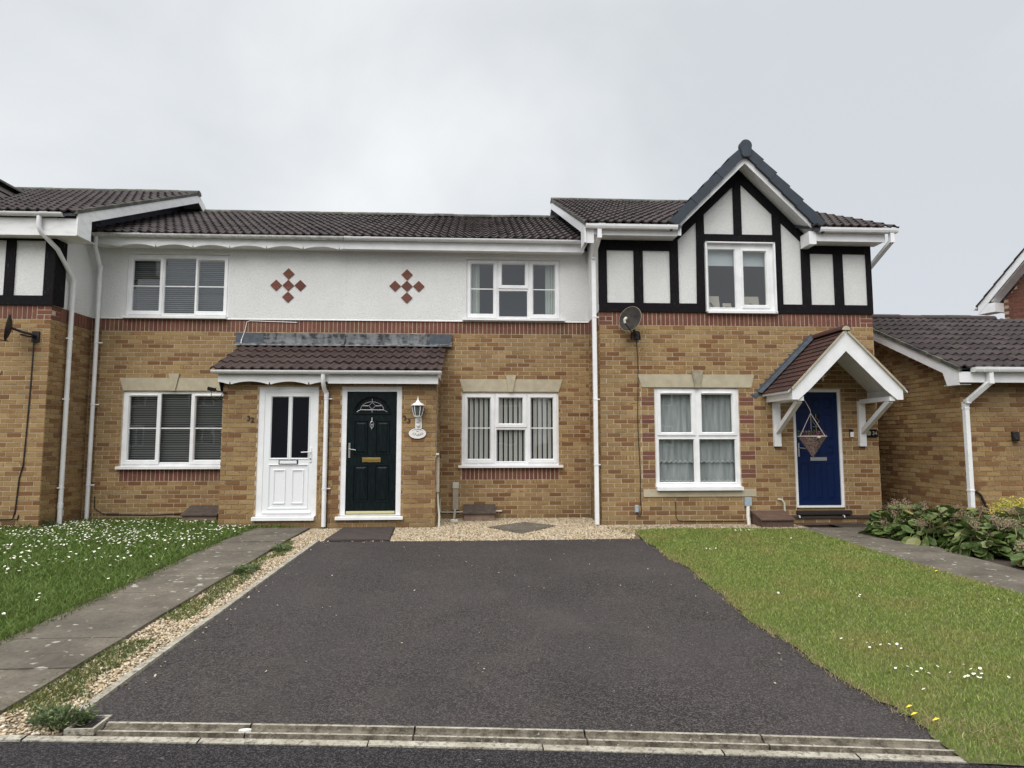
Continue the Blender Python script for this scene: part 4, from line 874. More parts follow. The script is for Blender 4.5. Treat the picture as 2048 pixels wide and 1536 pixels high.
# ---- the shared front porch
mats = [('porch', H32, -4.037, XP, B32), ('porch', H33, XP+.001, -.660, B33)]
D32, D33 = (-3.475, -2.538, .135, 2.232), (-2.168, -1.215, .135, 2.235)
for nm, H, x0, x1, B in mats:
    D = D32 if H is H32 else D33
    pw = holed(MB(), '-y', YP+.009, x0+.005, x1-.005, -.2, 2.45, [D], .1)
    for sx in ((x0+.009) if H is H32 else (x1-.009),): pw.quad((sx, YP+.009, -.2), (sx, 0, -.2), (sx, 0, 3.0), (sx, YP+.009, 2.45))
    pw = pw.build('porch_wall', 'mortar', H)
    B.lay('-y', YP, x0, x1, 0, 2.4, [(D[0]-.002, D[1]+.002, D[2]-.01, D[3]+.01)], pw, start=-.01 if H is H32 else .06)
    if H is H33: B.lay('+x', x1, YP+.002, 0, 0, 2.55, [], pw)
    else: B.lay('-x', x0, YP+.002, 0, 0, 2.55, [], pw, hidden=True)
    mb = MB(); y0 = YP-.145
    if H is H32: mb.prism(scallop(x0-.03, XP, 2.432, 2.250, [-3.88+.61*k for k in range(-1, 5)]), 'y', y0, y0+.02)
    else: mb.box(XP+.001, x1+.03, y0, y0+.02, 2.275, 2.432); mb.box(x1+.01, x1+.03, y0+.02, YP+.02, 2.275, 2.432)
    mb.build('porch_fascia', 'weathered white' if H is H32 else 'white plastic', H)
    mb = MB(); mb.box(x0-.02, x1+.01, y0+.02, YP+.02, 2.31, 2.318); mb.build('porch_soffit', 'dark slate', H)
mb = MB(); mb.prism([(YP+.02, 2.15), (YP+.1, 2.15), (-.0, 2.7), (-.0, 3.02), (YP-.1, 2.45), (YP-.1, 2.33)], 'x', -4.075, -4.045); mb.build('porch_gable_board', 'black timber', H32)
mb = MB(); mb.prism([(YP, 2.44), (0.0, 2.44), (0.0, 2.99)], 'x', -.69, -.65); mb.build('porch_gable_board', 'weathered white', H33)
PP = math.atan((3.03-2.475)/1.33); PL = 1.33/math.cos(PP)
for H, x0, x1 in ((H32, -4.165, XP), (H33, XP, -.565)):
    rf = deck(H, 'porch_roof', x0+.03, x1-.03, -1.33, 2.475, PP, PL-.03)
    tiles(rf, x0, x1, -1.36, 2.475, PP, 4, PL/4, 'porch roof tile')
    xa, xb = (x0+.03, XP) if H is H32 else (XP, x1+.13)
    mb = MB(); n = 6
    fl = [(-.010, 3.285), (-.012, 3.11), (-.10, 3.065), (-.105, 3.050), (-.02, 3.08), (.0, 3.285)]
    mb.prism(fl, 'x', (-4.28 if H is H32 else XP), (XP if H is H32 else -.46)); mb.build('lead_flashing', 'painted lead', H)
mb = MB(); mb.box(-4.28, -3.80, -.018, -.012, 3.10, 3.285); mb.build('flashing_piece', 'lead', H32)
mb = MB(); mb.prism([(-.86, 3.095), (-.56, 3.085), (-.47, 3.16), (-.45, 3.285), (-.86, 3.285)], 'y', -.020, -.013); mb.build('flashing_piece', 'lead', H33)
gutter(H32, -4.135, XP-.27, -1.335, 2.472, 'white plastic', brackets=(-3.97, -3.0)); gutter(H33, XP-.26, -.575, -1.335, 2.472, 'white plastic', brackets=(-1.98, -1.45, -.72), unions=(XP-.04,))
pipe(H32, [(-2.425, -1.335, 2.42), (-2.425, -1.335, 2.30), (-2.42, -1.27, 2.20), (-2.405, -1.19, 2.13), (-2.400, -1.185, 2.08), (-2.400, -1.185, .03)], 'white plastic', brackets=(.62, 2.04), r=.034, bdir=(1, .3), socks=(2.10,))
# downpipe of 32 in the corner
pipe(H32, [(-6.60, -.32, 4.90), (-6.60, -.32, 4.72), (-6.605, -.25, 4.60), (-6.63, -.10, 4.42), (-6.63, -.09, 4.36), (-6.63, -.09, .03)], 'white plastic', brackets=(3.08, 2.0, .62), bdir=(1, .2), socks=(4.40,))

# ---- doors
def door_frame(H, D, y, mat='white plastic', w=.075, name='door', leaf=None, lm='white door', sillx=None, sillm='white plastic'):
    mb = MB(); holed(mb, '-y', y+.02, D[0], D[1], D[2]+.055, D[3], [leaf], .05)
    for xx in (D[0], D[1]): mb.quad((xx, y+.02, D[2]), (xx, y+.1, D[2]), (xx, y+.1, D[3]), (xx, y+.02, D[3]))
    d = mb.build('door', mat, H)
    if sillx:
        mb = MB(); mb.prism([(y-.055, sillx[2]), (y-.055, sillx[3]-.014), (y+.05, sillx[3]), (y+.05, sillx[2])], 'x', sillx[0], sillx[1]); mb.build('doorsill', sillm, d)
    return d
# white door of 32
lf = (-3.385, -2.612, .232, 2.152); d = door_frame(H32, D32, YP, leaf=lf, sillx=(-3.515, -2.555, .128, .190)); yl = YP+.030
g1, g2 = (-3.275, -3.012, 1.098, 2.073), (-2.952, -2.690, 1.098, 2.073); rec = (-3.285, -2.690, .318, .985)
mb = MB(); holed(mb, '-y', yl, *lf, [g1, g2, rec], .02); mb.build('door_leaf', 'white door', d)
for g in (g1, g2):
    mb = MB(); mb.ring(g[0]-.02, g[1]+.02, g[2]-.02, g[3]+.02, .024, yl, .010, .012); mb.build('glazing_bead', 'white door', d)
    mb = MB(); mb.quad((g[0], yl+.011, g[2]), (g[1], yl+.011, g[2]), (g[1], yl+.011, g[3]), (g[0], yl+.011, g[3])); mb.build('pane', 'obscure dark glass', d)
mb = MB(); mb.ring(rec[0]-.02, rec[1]+.02, rec[2]-.02, rec[3]+.02, .03, yl, .008, .014); mb.quad((rec[0], yl+.013, rec[2]), (rec[1], yl+.013, rec[2]), (rec[1], yl+.013, rec[3]), (rec[0], yl+.013, rec[3])); mb.build('door_panel', 'white door', d)
for x0, x1 in ((-3.222, -3.028), (-2.935, -2.745)):
    mb = MB(); mb.ring(x0, x1, .378, .918, .028, yl+.012, .014, .002); mb.build('panel_moulding', 'white door', d)
mb = MB(); mb.bbox(-3.140, -2.838, yl-.012, yl, .996, 1.070, .004); mb.build('letterbox', 'black plastic', d)
mb = MB(); mb.bbox(-3.124, -2.856, yl-.018, yl-.010, 1.008, 1.058, .004); mb.build('letterbox_flap', 'white door', d)
mb = MB(); mb.bbox(-2.662, -2.628, yl-.012, yl, 1.03, 1.26, .004); mb.tube([(-2.645, yl-.01, 1.195), (-2.645, yl-.045, 1.195), (-2.665, yl-.052, 1.195), (-2.782, yl-.050, 1.190)], .009, 8); mb.build('handle', 'white plastic', d)
mb = MB(); mb.lathe((-2.645, yl-.013, 1.085), [(.011, -.006), (.011, .004)], 10, ay=True); mb.box(-2.656, -2.634, yl-.02, yl-.01, 1.08, 1.09); mb.build('lock', 'black iron', d)
mb = MB(); mb.prism([(yl-.030, .232), (yl-.030, .248), (yl, .272), (yl, .232)], 'x', lf[0]+.01, lf[1]-.01); mb.build('weatherboard', 'white door', d)
# dark green door of 33
lf = (-2.088, -1.292, .205, 2.160); d = door_frame(H33, D33, YP, leaf=lf, sillx=(-2.228, -1.168, .131, .186)); yl = YP+.042; GM = 'dark green door'
ax, az, ar = -1.694, 1.822, .262
mb = MB(); cells = []; seg = 20; arc = [(ax-ar*math.cos(math.pi*i/seg), az+.235*math.sin(math.pi*i/seg)) for i in range(seg+1)]
x0, x1, z0, z1 = lf; 
mb.add([(x0, yl, z0), (x1, yl, z0), (x1, yl, az), (x0, yl, az)], [(0, 1, 2, 3)])
for i in range(seg):                                        # leaf above the spring line, with a fan shaped hole
    (xa, za), (xb, zb) = arc[i], arc[i+1]; mb.quad((xa, yl, za), (xb, yl, zb), (xb, yl, z1), (xa, yl, z1)); mb.quad((xa, yl, za), (xb, yl, zb), (xb, yl+.02, zb), (xa, yl+.02, za))
mb.quad((x0, yl, az), (arc[0][0], yl, az), (arc[0][0], yl, z1), (x0, yl, z1)); mb.quad((arc[-1][0], yl, az), (x1, yl, az), (x1, yl, z1), (arc[-1][0], yl, z1))
mb.build('door_leaf', GM, d)
mb = MB()                                                    # moulding round the fanlight
for i in range(seg):
    for r0, r1, y0, y1 in ((1.12, 1.08, yl, yl-.014), (1.08, 1.0, yl-.014, yl-.004)):
        P = lambda p, k, yy: (ax+(p[0]-ax)*k, yy, az+(p[1]-az)*k); a, b = arc[i], arc[i+1]; mb.quad(P(a, r0, y0), P(b, r0, y0), P(b, r1, y1), P(a, r1, y1))
mb.bbox(ax-.295, ax+.295, yl-.014, yl, az-.030, az-.002, .006); mb.build('fanlight_moulding', GM, d)
mb = MB(); mb.add([(p[0], yl+.018, p[1]) for p in arc], [tuple(range(seg+1))]); mb.build('fanlight_pane', 'obscure dark glass', d)
mb = MB(); yy = yl+.012
def came(mb, pts, r=.0042): mb.tube([(p[0], yy, p[1]) for p in pts], r, 5, cap=False)
e2 = [(ax-.185*math.cos(math.pi*i/16), az+.045+.130*math.sin(math.pi*i/16)) for i in range(17)]
came(mb, e2); came(mb, [(ax-.245, az+.012), (ax-.185, az+.045)]); came(mb, [(ax+.245, az+.012), (ax+.185, az+.045)]); came(mb, [(ax-.185, az+.045), (ax+.185, az+.045)])
came(mb, [(ax-.145, az+.110), (ax-.055, az+.110)]); came(mb, [(ax+.055, az+.110), (ax+.145, az+.110)]); came(mb, [(ax, az+.052), (ax+.055, az+.110), (ax, az+.165), (ax-.055, az+.110), (ax, az+.052)])
came(mb, [(ax, az+.175), (ax, az+.225)]); came(mb, [(ax, az+.045), (ax, az+.005)]); mb.build('leading', 'lead came', d)
for x0, x1, z0, z1 in ((-1.965, -1.752, 1.150, 1.692), (-1.622, -1.404, 1.150, 1.692), (-1.965, -1.738, .405, .985), (-1.626, -1.405, .405, .985)):
    mb = MB(); mb.ring(x0, x1, z0, z1, .020, yl, .010, .010)
    o = .020; i2 = .052; vs = [(x0+o, yl+.009, z0+o), (x1-o, yl+.009, z0+o), (x1-o, yl+.009, z1-o), (x0+o, yl+.009, z1-o), (x0+i2, yl-.012, z0+i2), (x1-i2, yl-.012, z0+i2), (x1-i2, yl-.012, z1-i2), (x0+i2, yl-.012, z1-i2)]
    mb.add(vs, [(0, 1, 5, 4), (1, 2, 6, 5), (2, 3, 7, 6), (3, 0, 4, 7), (4, 5, 6, 7)]); mb.build('door_panel', GM, d)
mb = MB(); mb.bbox(-1.835, -1.543, yl-.014, yl, 1.032, 1.103, .005); mb.build('letterbox', 'brass', d); mb = MB(); mb.bbox(-1.818, -1.560, yl-.019, yl-.012, 1.047, 1.088, .003); mb.build('letterbox_flap', 'dull brass', d)
mb = MB(); mb.tube([(-1.688, yl-.012, 1.742), (-1.688, yl-.02, 1.68)], .008, 8); mb.tube([(-1.688+.028*math.sin(2*math.pi*k/12)*(1 if True else 0), yl-.022, 1.628+.052*math.cos(2*math.pi*k/12)) for k in range(13)], .0055, 6); mb.tube([(-1.688, yl-.02, 1.60), (-1.688, yl-.02, 1.554)], .007, 8)
mb.lathe((-1.688, yl-.012, 1.628), [(.001, 0), (.016, .0), (.016, .010), (.001, .012)], 8, ay=True); mb.build('door_knocker', 'silver', d)
mb = MB(); mb.bbox(-2.055, -2.026, yl-.010, yl, 1.10, 1.335, .004); mb.tube([(-2.04, yl-.008, 1.240), (-2.04, yl-.045, 1.240), (-2.02, yl-.052, 1.239), (-1.930, yl-.05, 1.222)], .008, 8); mb.build('handle', 'silver', d)
mb = MB(); mb.prism([(yl-.020, .218), (yl-.020, .248), (yl, .258), (yl, .218)], 'x', lf[0]+.015, lf[1]-.015); mb.build('weatherboard', 'pale brass strip', d)
mb = MB(); mb.prism([(yl-.030, .188), (yl-.030, .196), (yl+.02, .200), (yl+.02, .188)], 'x', lf[0]+.0, lf[1]-.0); mb.build('threshold', 'pale brass strip', d)
B32.done(wall32); B33.done(wall33)

# ================================================================== house 34
X0, X1 = 2.031, 6.766
W34, D34 = (2.943, 4.377, .575, 2.245), (5.302, 6.135, .205, 2.232)
def red34(x, z):
    if z > 2.1 or z < .75: return False
    k = (z-.75) % .3
    return k < .15 and (2.715 < x < 2.945 or 4.375 < x < 4.64)
wall34 = holed(MB(), '-y', Y34+.004, X0+.006, X1-.006, -.25, 3.56, [W34, D34], .1).build('wall', 'mortar', H34)
B34 = Bricks(H34)
B34.lay('-y', Y34, X0, X1, 0, 3.3, [D34, (2.722, 4.632, .75, 2.25), W34], wall34, start=X0)
for (a, b) in ((2.722, W34[0]), (W34[1], 4.632)):
    for k in range(10, 30):
        z = k*.075+.0375; rr = red34((a+b)/2, z)
        if rr: B34.put('-y', Y34, (a+b)/2, z, b-a-.010, .065, wall34, True)
        else:
            m_ = a+.1125 if k % 2 else b-.1125
            B34.put('-y', Y34, (a+m_)/2, z, m_-a-.010, .065, wall34, False); B34.put('-y', Y34, (b+m_)/2, z, b-m_-.010, .065, wall34, False)
B34.soldiers('-y', Y34, X0+.225, X1-.225, 3.3, 3.525, wall34)
for s, (a, b) in enumerate(((X0, X0+.225), (X1-.225, X1))):
    for k in range(3):
        z = 3.3375+k*.075
        if k % 2 == s: B34.put('-y', Y34, (a+b)/2, z, .215, .065, wall34, True)
        else:
            B34.put('-y', Y34, a+.056, z, .1025, .065, wall34, True); B34.put('-y', Y34, b-.056, z, .1025, .065, wall34, True)
for nm, ax_, pl in (('side_wall', '-x', X0), ('side_wall', '+x', X1)):
    sgn = -1 if ax_ == '-x' else 1; yb = 0 if ax_ == '-x' else 7
    mb = MB(); mb.quad((pl-sgn*.009, Y34+.01, -.25), (pl-sgn*.009, yb, -.25), (pl-sgn*.009, yb, 3.56), (pl-sgn*.009, Y34+.01, 3.56)); sw = mb.build(nm, 'mortar', H34)
    B34.lay(ax_, pl, Y34+.002, yb, 0, 3.3, [], sw, start=Y34, hidden=(ax_ == '+x')); B34.soldiers(ax_, pl, Y34+.105, yb, 3.3, 3.525, sw, hidden=(ax_ == '+x'))
    mb = MB(); mb.quad((pl+sgn*.004, Y34, 3.526), (pl+sgn*.004, yb, 3.526), (pl+sgn*.004, yb, 4.95), (pl+sgn*.004, Y34, 4.95)); mb.build('rendered_side', 'white render', H34)
# upper storey: render panels behind black timbers
GX, GZ, GS = 4.472, 6.03, .985            # gable centre line, inner apex height and slope of its edge
GL, GR = 3.33, 5.62
rw = holed(MB(), '-y', Y34, X0+.01, X1-.01, 3.526, 4.86, [(3.90, 5.00, 3.57, 4.70)], .05)
rw.add([(x, Y34, z) for x, z in ((GL-.05, 4.86), (GR+.05, 4.86), (GX, GZ+.1))], [(0, 1, 2)]); rw.build('rendered_wall', 'white render', H34)
def beam(H, pts, y=Y34, d=.028, nm='timber_beam'):
    mb = MB(); mb.prism(pts, 'y', y-d-random.uniform(0, .002), y-.001); return mb.build(nm, 'black timber', H)
def zr(x, off=0.0): return GZ-GS*abs(x-GX)-off
B_ = 3.675
beam(H34, [(X0-.002, 3.524), (3.855, 3.524), (3.855, B_), (X0-.002, B_)]); beam(H34, [(5.062, 3.524), (X1+.002, 3.524), (X1+.002, B_), (5.062, B_)])
beam(H34, [(X0+.14, 4.58), (3.246, 4.58), (3.246, 4.80), (X0+.14, 4.80)], d=.026); beam(H34, [(5.69, 4.57), (6.64, 4.57), (6.64, 4.80), (5.69, 4.80)], d=.026)
beam(H34, [(X0-.003, B_+.001), (X0+.139, B_+.001), (X0+.139, 4.80), (X0-.003, 4.80)]); beam(H34, [(2.63, B_+.001), (2.785, B_+.001), (2.785, 4.579), (2.63, 4.579)])
beam(H34, [(3.247, B_+.001), (3.394, B_+.001), (3.394, 4.93), (3.3, 4.83), (3.247, 4.83)]); beam(H34, [(3.703, B_+.001), (3.854, 3.676), (3.854, zr(3.854, .12)), (3.72, zr(3.72, .12))])
beam(H34, [(5.063, B_), (5.195, B_), (5.195, zr(5.195, .12)), (5.048, zr(5.048, .12))]); beam(H34, [(5.536, B_+.001), (5.689, B_+.001), (5.689, 4.83), (5.60, 4.88), (5.536, 4.86)])
beam(H34, [(6.105, B_+.001), (6.265, B_+.001), (6.265, 4.569), (6.105, 4.569)]); beam(H34, [(6.68, B_+.001), (X1+.003, B_+.001), (X1+.003, 4.80), (6.641, 4.80), (6.641, 4.57), (6.68, 4.57)])
beam(H34, [(3.856, 4.735), (5.047, 4.735), (5.047, 4.882), (3.856, 4.882)], d=.026); beam(H34, [(4.373, 4.883), (4.512, 4.883), (4.512, zr(4.5, .1)), (4.373, zr(4.4, .1))])
beam(H34, [(3.30, zr(3.30)-.02), (GX, GZ), (GX, GZ-.21), (3.30, zr(3.30)-.20)], d=.034); beam(H34, [(5.645, zr(5.645)-.02), (5.645, zr(5.645)-.20), (GX, GZ-.211), (GX, GZ-.001)], d=.034)
# upper window, a box frame standing proud of the timbers
fr, yf = window(H34, Y34, 3.872, 5.030, 3.545, 4.718, [(3.912, 4.368, 3.612, 4.612, None), (4.520, 4.905, 3.665, 4.578, (4.475, 4.965, 3.600, 4.640))], (3.866, 5.072, 3.510, 3.560), room='blue grey room',
    label='gable window with a half raised roller blind and backs of picture frames on the ledge', vents=((4.53, 4.90, 4.598),), recess=-.02, mat='white plastic')
mb = MB()
for a, b, c, d_ in ((3.845, 3.873, 3.53, 4.728), (5.029, 5.058, 3.53, 4.728), (3.845, 5.058, 4.716, 4.735)): mb.box(a, b, Y34-.085, Y34+.01, c, d_)
mb.build('window_surround', 'white plastic', fr)
mb = MB(); mb.box(3.90, 4.95, yf+.10, yf+.104, 4.37, 4.68); mb.box(3.90, 4.95, yf+.095, yf+.112, 4.355, 4.372); mb.build('roller_blind', 'grey blind', fr)
for x, w_, h_ in ((4.03, .26, .26), (4.29, .15, .13), (4.73, .26, .26)):
    mb = MB(); M = Matrix.Rotation(-.22, 3, 'X'); mb.box(-w_/2, w_/2, -.006, .006, 0, h_); mb.bar((-.03, -.01, h_*.55), (.05, -.10, .0), .045, .004)
    mb.v = [tuple(M @ Vector(p)+Vector((x, yf+.17, 3.60))) for p in mb.v]; mb.build('picture_frame_back', 'cedar card', fr)
mb = MB(); mb.box(3.87, 5.03, yf+.06, yf+.30, 3.57, 3.60); mb.build('inner_ledge', 'white plastic', fr)
# lower window
fr, yf = window(H34, Y34, W34[0], W34[1], .60, 2.240, [(3.059, 3.570, 1.508, 2.137, (2.990, 3.637, 1.452, 2.206)), (3.752, 4.263, 1.510, 2.137, (3.685, 4.335, 1.452, 2.206)), (3.016, 3.602, .683, 1.388, None), (3.700, 4.302, .683, 1.388, None)],
    (2.948, 4.385, .555, .622), label='four light lower window with white net curtains', vents=((3.07, 3.56, 2.165), (3.76, 4.25, 2.165)))
mb = MB(); n = 60
for i in range(n):
    a, b = 2.98+1.36*i/n, 2.98+1.36*(i+1)/n; ya, yb_ = yf+.10+.010*math.sin(i*1.3), yf+.10+.010*math.sin((i+1)*1.3)
    la = 1.02+.018*(1 if i % 4 < 2 else -1); lb = 1.02+.018*(1 if (i+1) % 4 < 2 else -1)
    mb.quad((a, ya, la), (b, yb_, lb), (b, yb_, 2.2), (a, ya, 2.2))
mb.build('net_curtain', 'net curtain', fr)
mb = MB()
for z_, am in ((1.02, .018), (.70, .014)):
    pts = [(2.98+1.36*i/68, yf+.092, z_+am*math.sin(i*math.pi/2)) for i in range(69)]; mb.tube(pts, .005, 4, cap=False)
mb.build('lace_trim', 'lace trim', fr)
mb = MB(); n = 40
for i in range(n):
    a, b = 2.98+1.36*i/n, 2.98+1.36*(i+1)/n; mb.quad((a, yf+.14+.012*math.sin(i*1.1), .62), (b, yf+.14+.012*math.sin((i+1)*1.1), .62), (b, yf+.14+.012*math.sin((i+1)*1.1), 1.06), (a, yf+.14+.012*math.sin(i*1.1), 1.06))
mb.build('net_curtain', 'net curtain', fr)
lintel(fr, Y34, 2.666, 4.651, 2.732, 4.595, 2.255, 2.470, (3.572, 3.764, 3.625, 3.722), 2.530, kmat='weathered sandstone')
mb = MB(); mb.box(2.73, 4.618, Y34-.016, Y34+.05, .450, .574); mb.build('sill_stone', 'sandstone', fr)
# blue door
lf = (5.352, 6.088, .285, 2.185); d = door_frame(H34, D34, Y34, leaf=lf, sillx=(5.29, 6.215, .150, .222), sillm='wood step'); yl = Y34+.045
mb = MB(); gw = (5.655, 5.775, 1.50, 1.815); holed(mb, '-y', yl, *lf, [gw], .015); mb.build('door_leaf', 'blue door', d)
mb = MB(); mb.quad((gw[0], yl+.012, gw[2]), (gw[1], yl+.012, gw[2]), (gw[1], yl+.012, gw[3]), (gw[0], yl+.012, gw[3])); mb.build('pane', 'obscure dark glass', d)
mb = MB(); yy = yl+.006; xc, zc = (gw[0]+gw[1])/2, 1.69
came(mb, [(gw[0], zc), (xc, zc+.07), (gw[1], zc), (xc, zc-.07), (gw[0], zc)], .003); came(mb, [(gw[0], 1.6), (gw[1], 1.6)], .003); came(mb, [(xc, 1.5), (xc, 1.6)], .003); came(mb, [(xc, zc+.07), (xc, 1.815)], .003); mb.build('leading', 'lead came', d)
cols = ((5.425, 5.568), (5.645, 5.785), (5.865, 6.005))
for i, (a, b) in enumerate(cols):
    for z0, z1 in ((.395, .990), (1.135, 1.280), (1.385, 1.82), (1.90, 2.08)):
        if i == 1 and z0 == 1.385: continue
        mb = MB(); mb.ring(a, b, z0, z1, .016, yl, .008, .008); o = .016; q = .034
        vs = [(a+o, yl+.007, z0+o), (b-o, yl+.007, z0+o), (b-o, yl+.007, z1-o), (a+o, yl+.007, z1-o), (a+q, yl-.008, z0+q), (b-q, yl-.008, z0+q), (b-q, yl-.008, z1-q), (a+q, yl-.008, z1-q)]
        mb.add(vs, [(0, 1, 5, 4), (1, 2, 6, 5), (2, 3, 7, 6), (3, 0, 4, 7), (4, 5, 6, 7)]); mb.build('door_panel', 'blue door', d)
mb = MB(); mb.bbox(5.590, 5.872, yl-.012, yl, 1.028, 1.090, .004); mb.build('letterbox', 'silver', d)
mb = MB(); mb.bbox(5.385, 5.408, yl-.010, yl, 1.10, 1.33, .004); mb.tube([(5.396, yl-.008, 1.245), (5.396, yl-.045, 1.245), (5.49, yl-.05, 1.235)], .008, 8); mb.build('handle', 'silver', d)
mb = MB(); mb.prism([(yl-.022, .252), (yl-.022, .280), (yl, .292), (yl, .252)], 'x', lf[0]-.005, lf[1]+.03); mb.build('weatherboard', 'pale brass strip', d)
mb = MB(); mb.box(5.30, 6.13, Y34+.012, Y34+.09, .218, .236); mb.build('threshold', 'dull brass', d)
mb = MB(); mb.prism([(Y34-.03, .085), (Y34-.03, .118), (Y34, .135), (Y34, .085)], 'x', 5.00, 6.60); mb.build('damp_course_ledge', 'dark ledge', H34)
for x in (5.31, 6.07): mb = MB(); mb.tube([(x, Y34-.02, .135), (x+.01, Y34-.05, .125), (x+.012, Y34-.055, .10)], .010, 8); mb.build('weep_pipe', 'white plastic', H34)
mb = MB(); mb.box(5.15, 6.40, Y34-.06, Y34-.005, -.02, .015); mb.build('step', 'reddish meter box', H34)
# ---- eaves boxes of 34
for q in ((1.885, 3.30, 4.745), (5.655, 6.86, 4.70)): mb = MB(); mb.box(q[0], q[1], -1.32, -1.30, q[2], 4.90); mb.build('fascia', 'white plastic', H34)
for q in ((1.90, 3.30, 4.752), (5.65, 6.85, 4.706)): mb = MB(); mb.box(q[0], q[1], -1.30, Y34, q[2], q[2]+.008); mb.build('soffit', 'white plastic', H34)
gutter(H34, 1.76, 3.275, -1.38, 4.900, 'white plastic', True, (2.22, 2.66, 3.12), (2.02,)); gutter(H34, 5.70, 7.02, -1.38, 4.905, 'white plastic', True, (5.78, 6.55), (6.80,))
# gable verge boards and soffit
mb = MB()
for s in (-1, 1):
    ex = GX+s*1.165
    mb.prism([(GX, GZ+.125) , (GX, GZ-.02), (ex, zr(ex)-.02), (ex, zr(ex)+.155)][::s], 'y', -1.345, -1.320)
mb.prism([(3.300, 4.752), (3.36, 4.752), (3.36, 4.95), (3.300, 4.95)], 'y', -1.344, -1.320); mb.box(5.53, 5.655, -1.343, Y34-.03, 4.640, 4.86); mb.build('bargeboard', 'white plastic', H34)
mb = MB()
for s in (-1, 1):
    ex = GX+s*1.16; mb.prism([(GX, GZ+.03), (GX, GZ+.02), (ex, zr(ex)+.02), (ex, zr(ex)+.03)][::s], 'y', -1.320, Y34-.002)
    for k in range(3): mb.prism([(GX, GZ+.02), (GX, GZ+.014), (ex, zr(ex)+.014), (ex, zr(ex)+.02)][::s], 'y', -1.30+k*.09, -1.26+k*.09)
mb.build('verge_soffit', 'white plastic', H34)
# cross roof of the gable, main roof and tiles
ZC = GZ+.30
rf = MB()
for s in (-1, 1):
    ex = GX+s*1.30; rf.prism([(GX, ZC-.06), (GX, ZC-.10), (ex, ZC-.10-1.30*1.02), (ex, ZC-.06-1.30*1.02)][::s], 'y', -1.335, 2.2)
rf = rf.build('gable_roof', 'dark slate', H34)
for s in (-1, 1):                                            # interlocking verge units, six a side
    for k in range(6):
        L = .315; t0, t1 = .08+k*L, .08+(k+1)*L+.02; lift = 0.0
        c_, s_ = math.cos(R(46)), math.sin(R(46)); P = lambda t, n_: (GX+s*(t*c_+n_*s_), ZC+.008-t*s_+n_*c_)
        mb = MB(); pl = [P(t0, .0), P(t1, .030), P(t1, -.135), P(t0, -.150)]; pl = pl if s > 0 else pl[::-1]
        mb.prism(pl, 'y', -1.40-.006*(k % 2), -1.345); top_ = [P(t0, .0), P(t1, .03), P(t1, .015), P(t0, -.015)]; mb.prism(top_ if s > 0 else top_[::-1], 'y', -1.345, -1.10); mb.build('verge_unit', 'slate blue plastic', rf)
mb = MB(); mb.prism([(GX+.100*math.sin(a), ZC-.040+.100*math.cos(a)) for a in [-1.75+3.5*i/14 for i in range(15)]]+[(GX+.075, ZC-.20), (GX+.05, ZC-.235), (GX-.05, ZC-.235), (GX-.075, ZC-.20)], 'y', -1.425, -1.33); mb.build('ridge_end_cap', 'slate blue plastic', rf)
ridge(rf, -1.12, 2.2, GX, ZC-.05, axis='y', r=.085)
YR34 = 3.30; L34 = (YR34+1.4)/math.cos(PITCH)
rf = deck(H34, 'roof', 1.76, 7.02, -1.40, 4.915, PITCH, L34, back=4, notch=(3.33, GX, 5.61, 2.7))
def skip34(x, y, z): return abs(x-GX) < max(0, (ZC-.08-z)/1.02)-.12 and y < 2.6
tiles(rf, 1.74, 7.04, -1.43, 4.91, PITCH, 16, L34/16, 'dark roof tile', skip34)
ridge(rf, 1.74, 7.04, YR34, 4.915+L34*math.sin(PITCH)+.02)
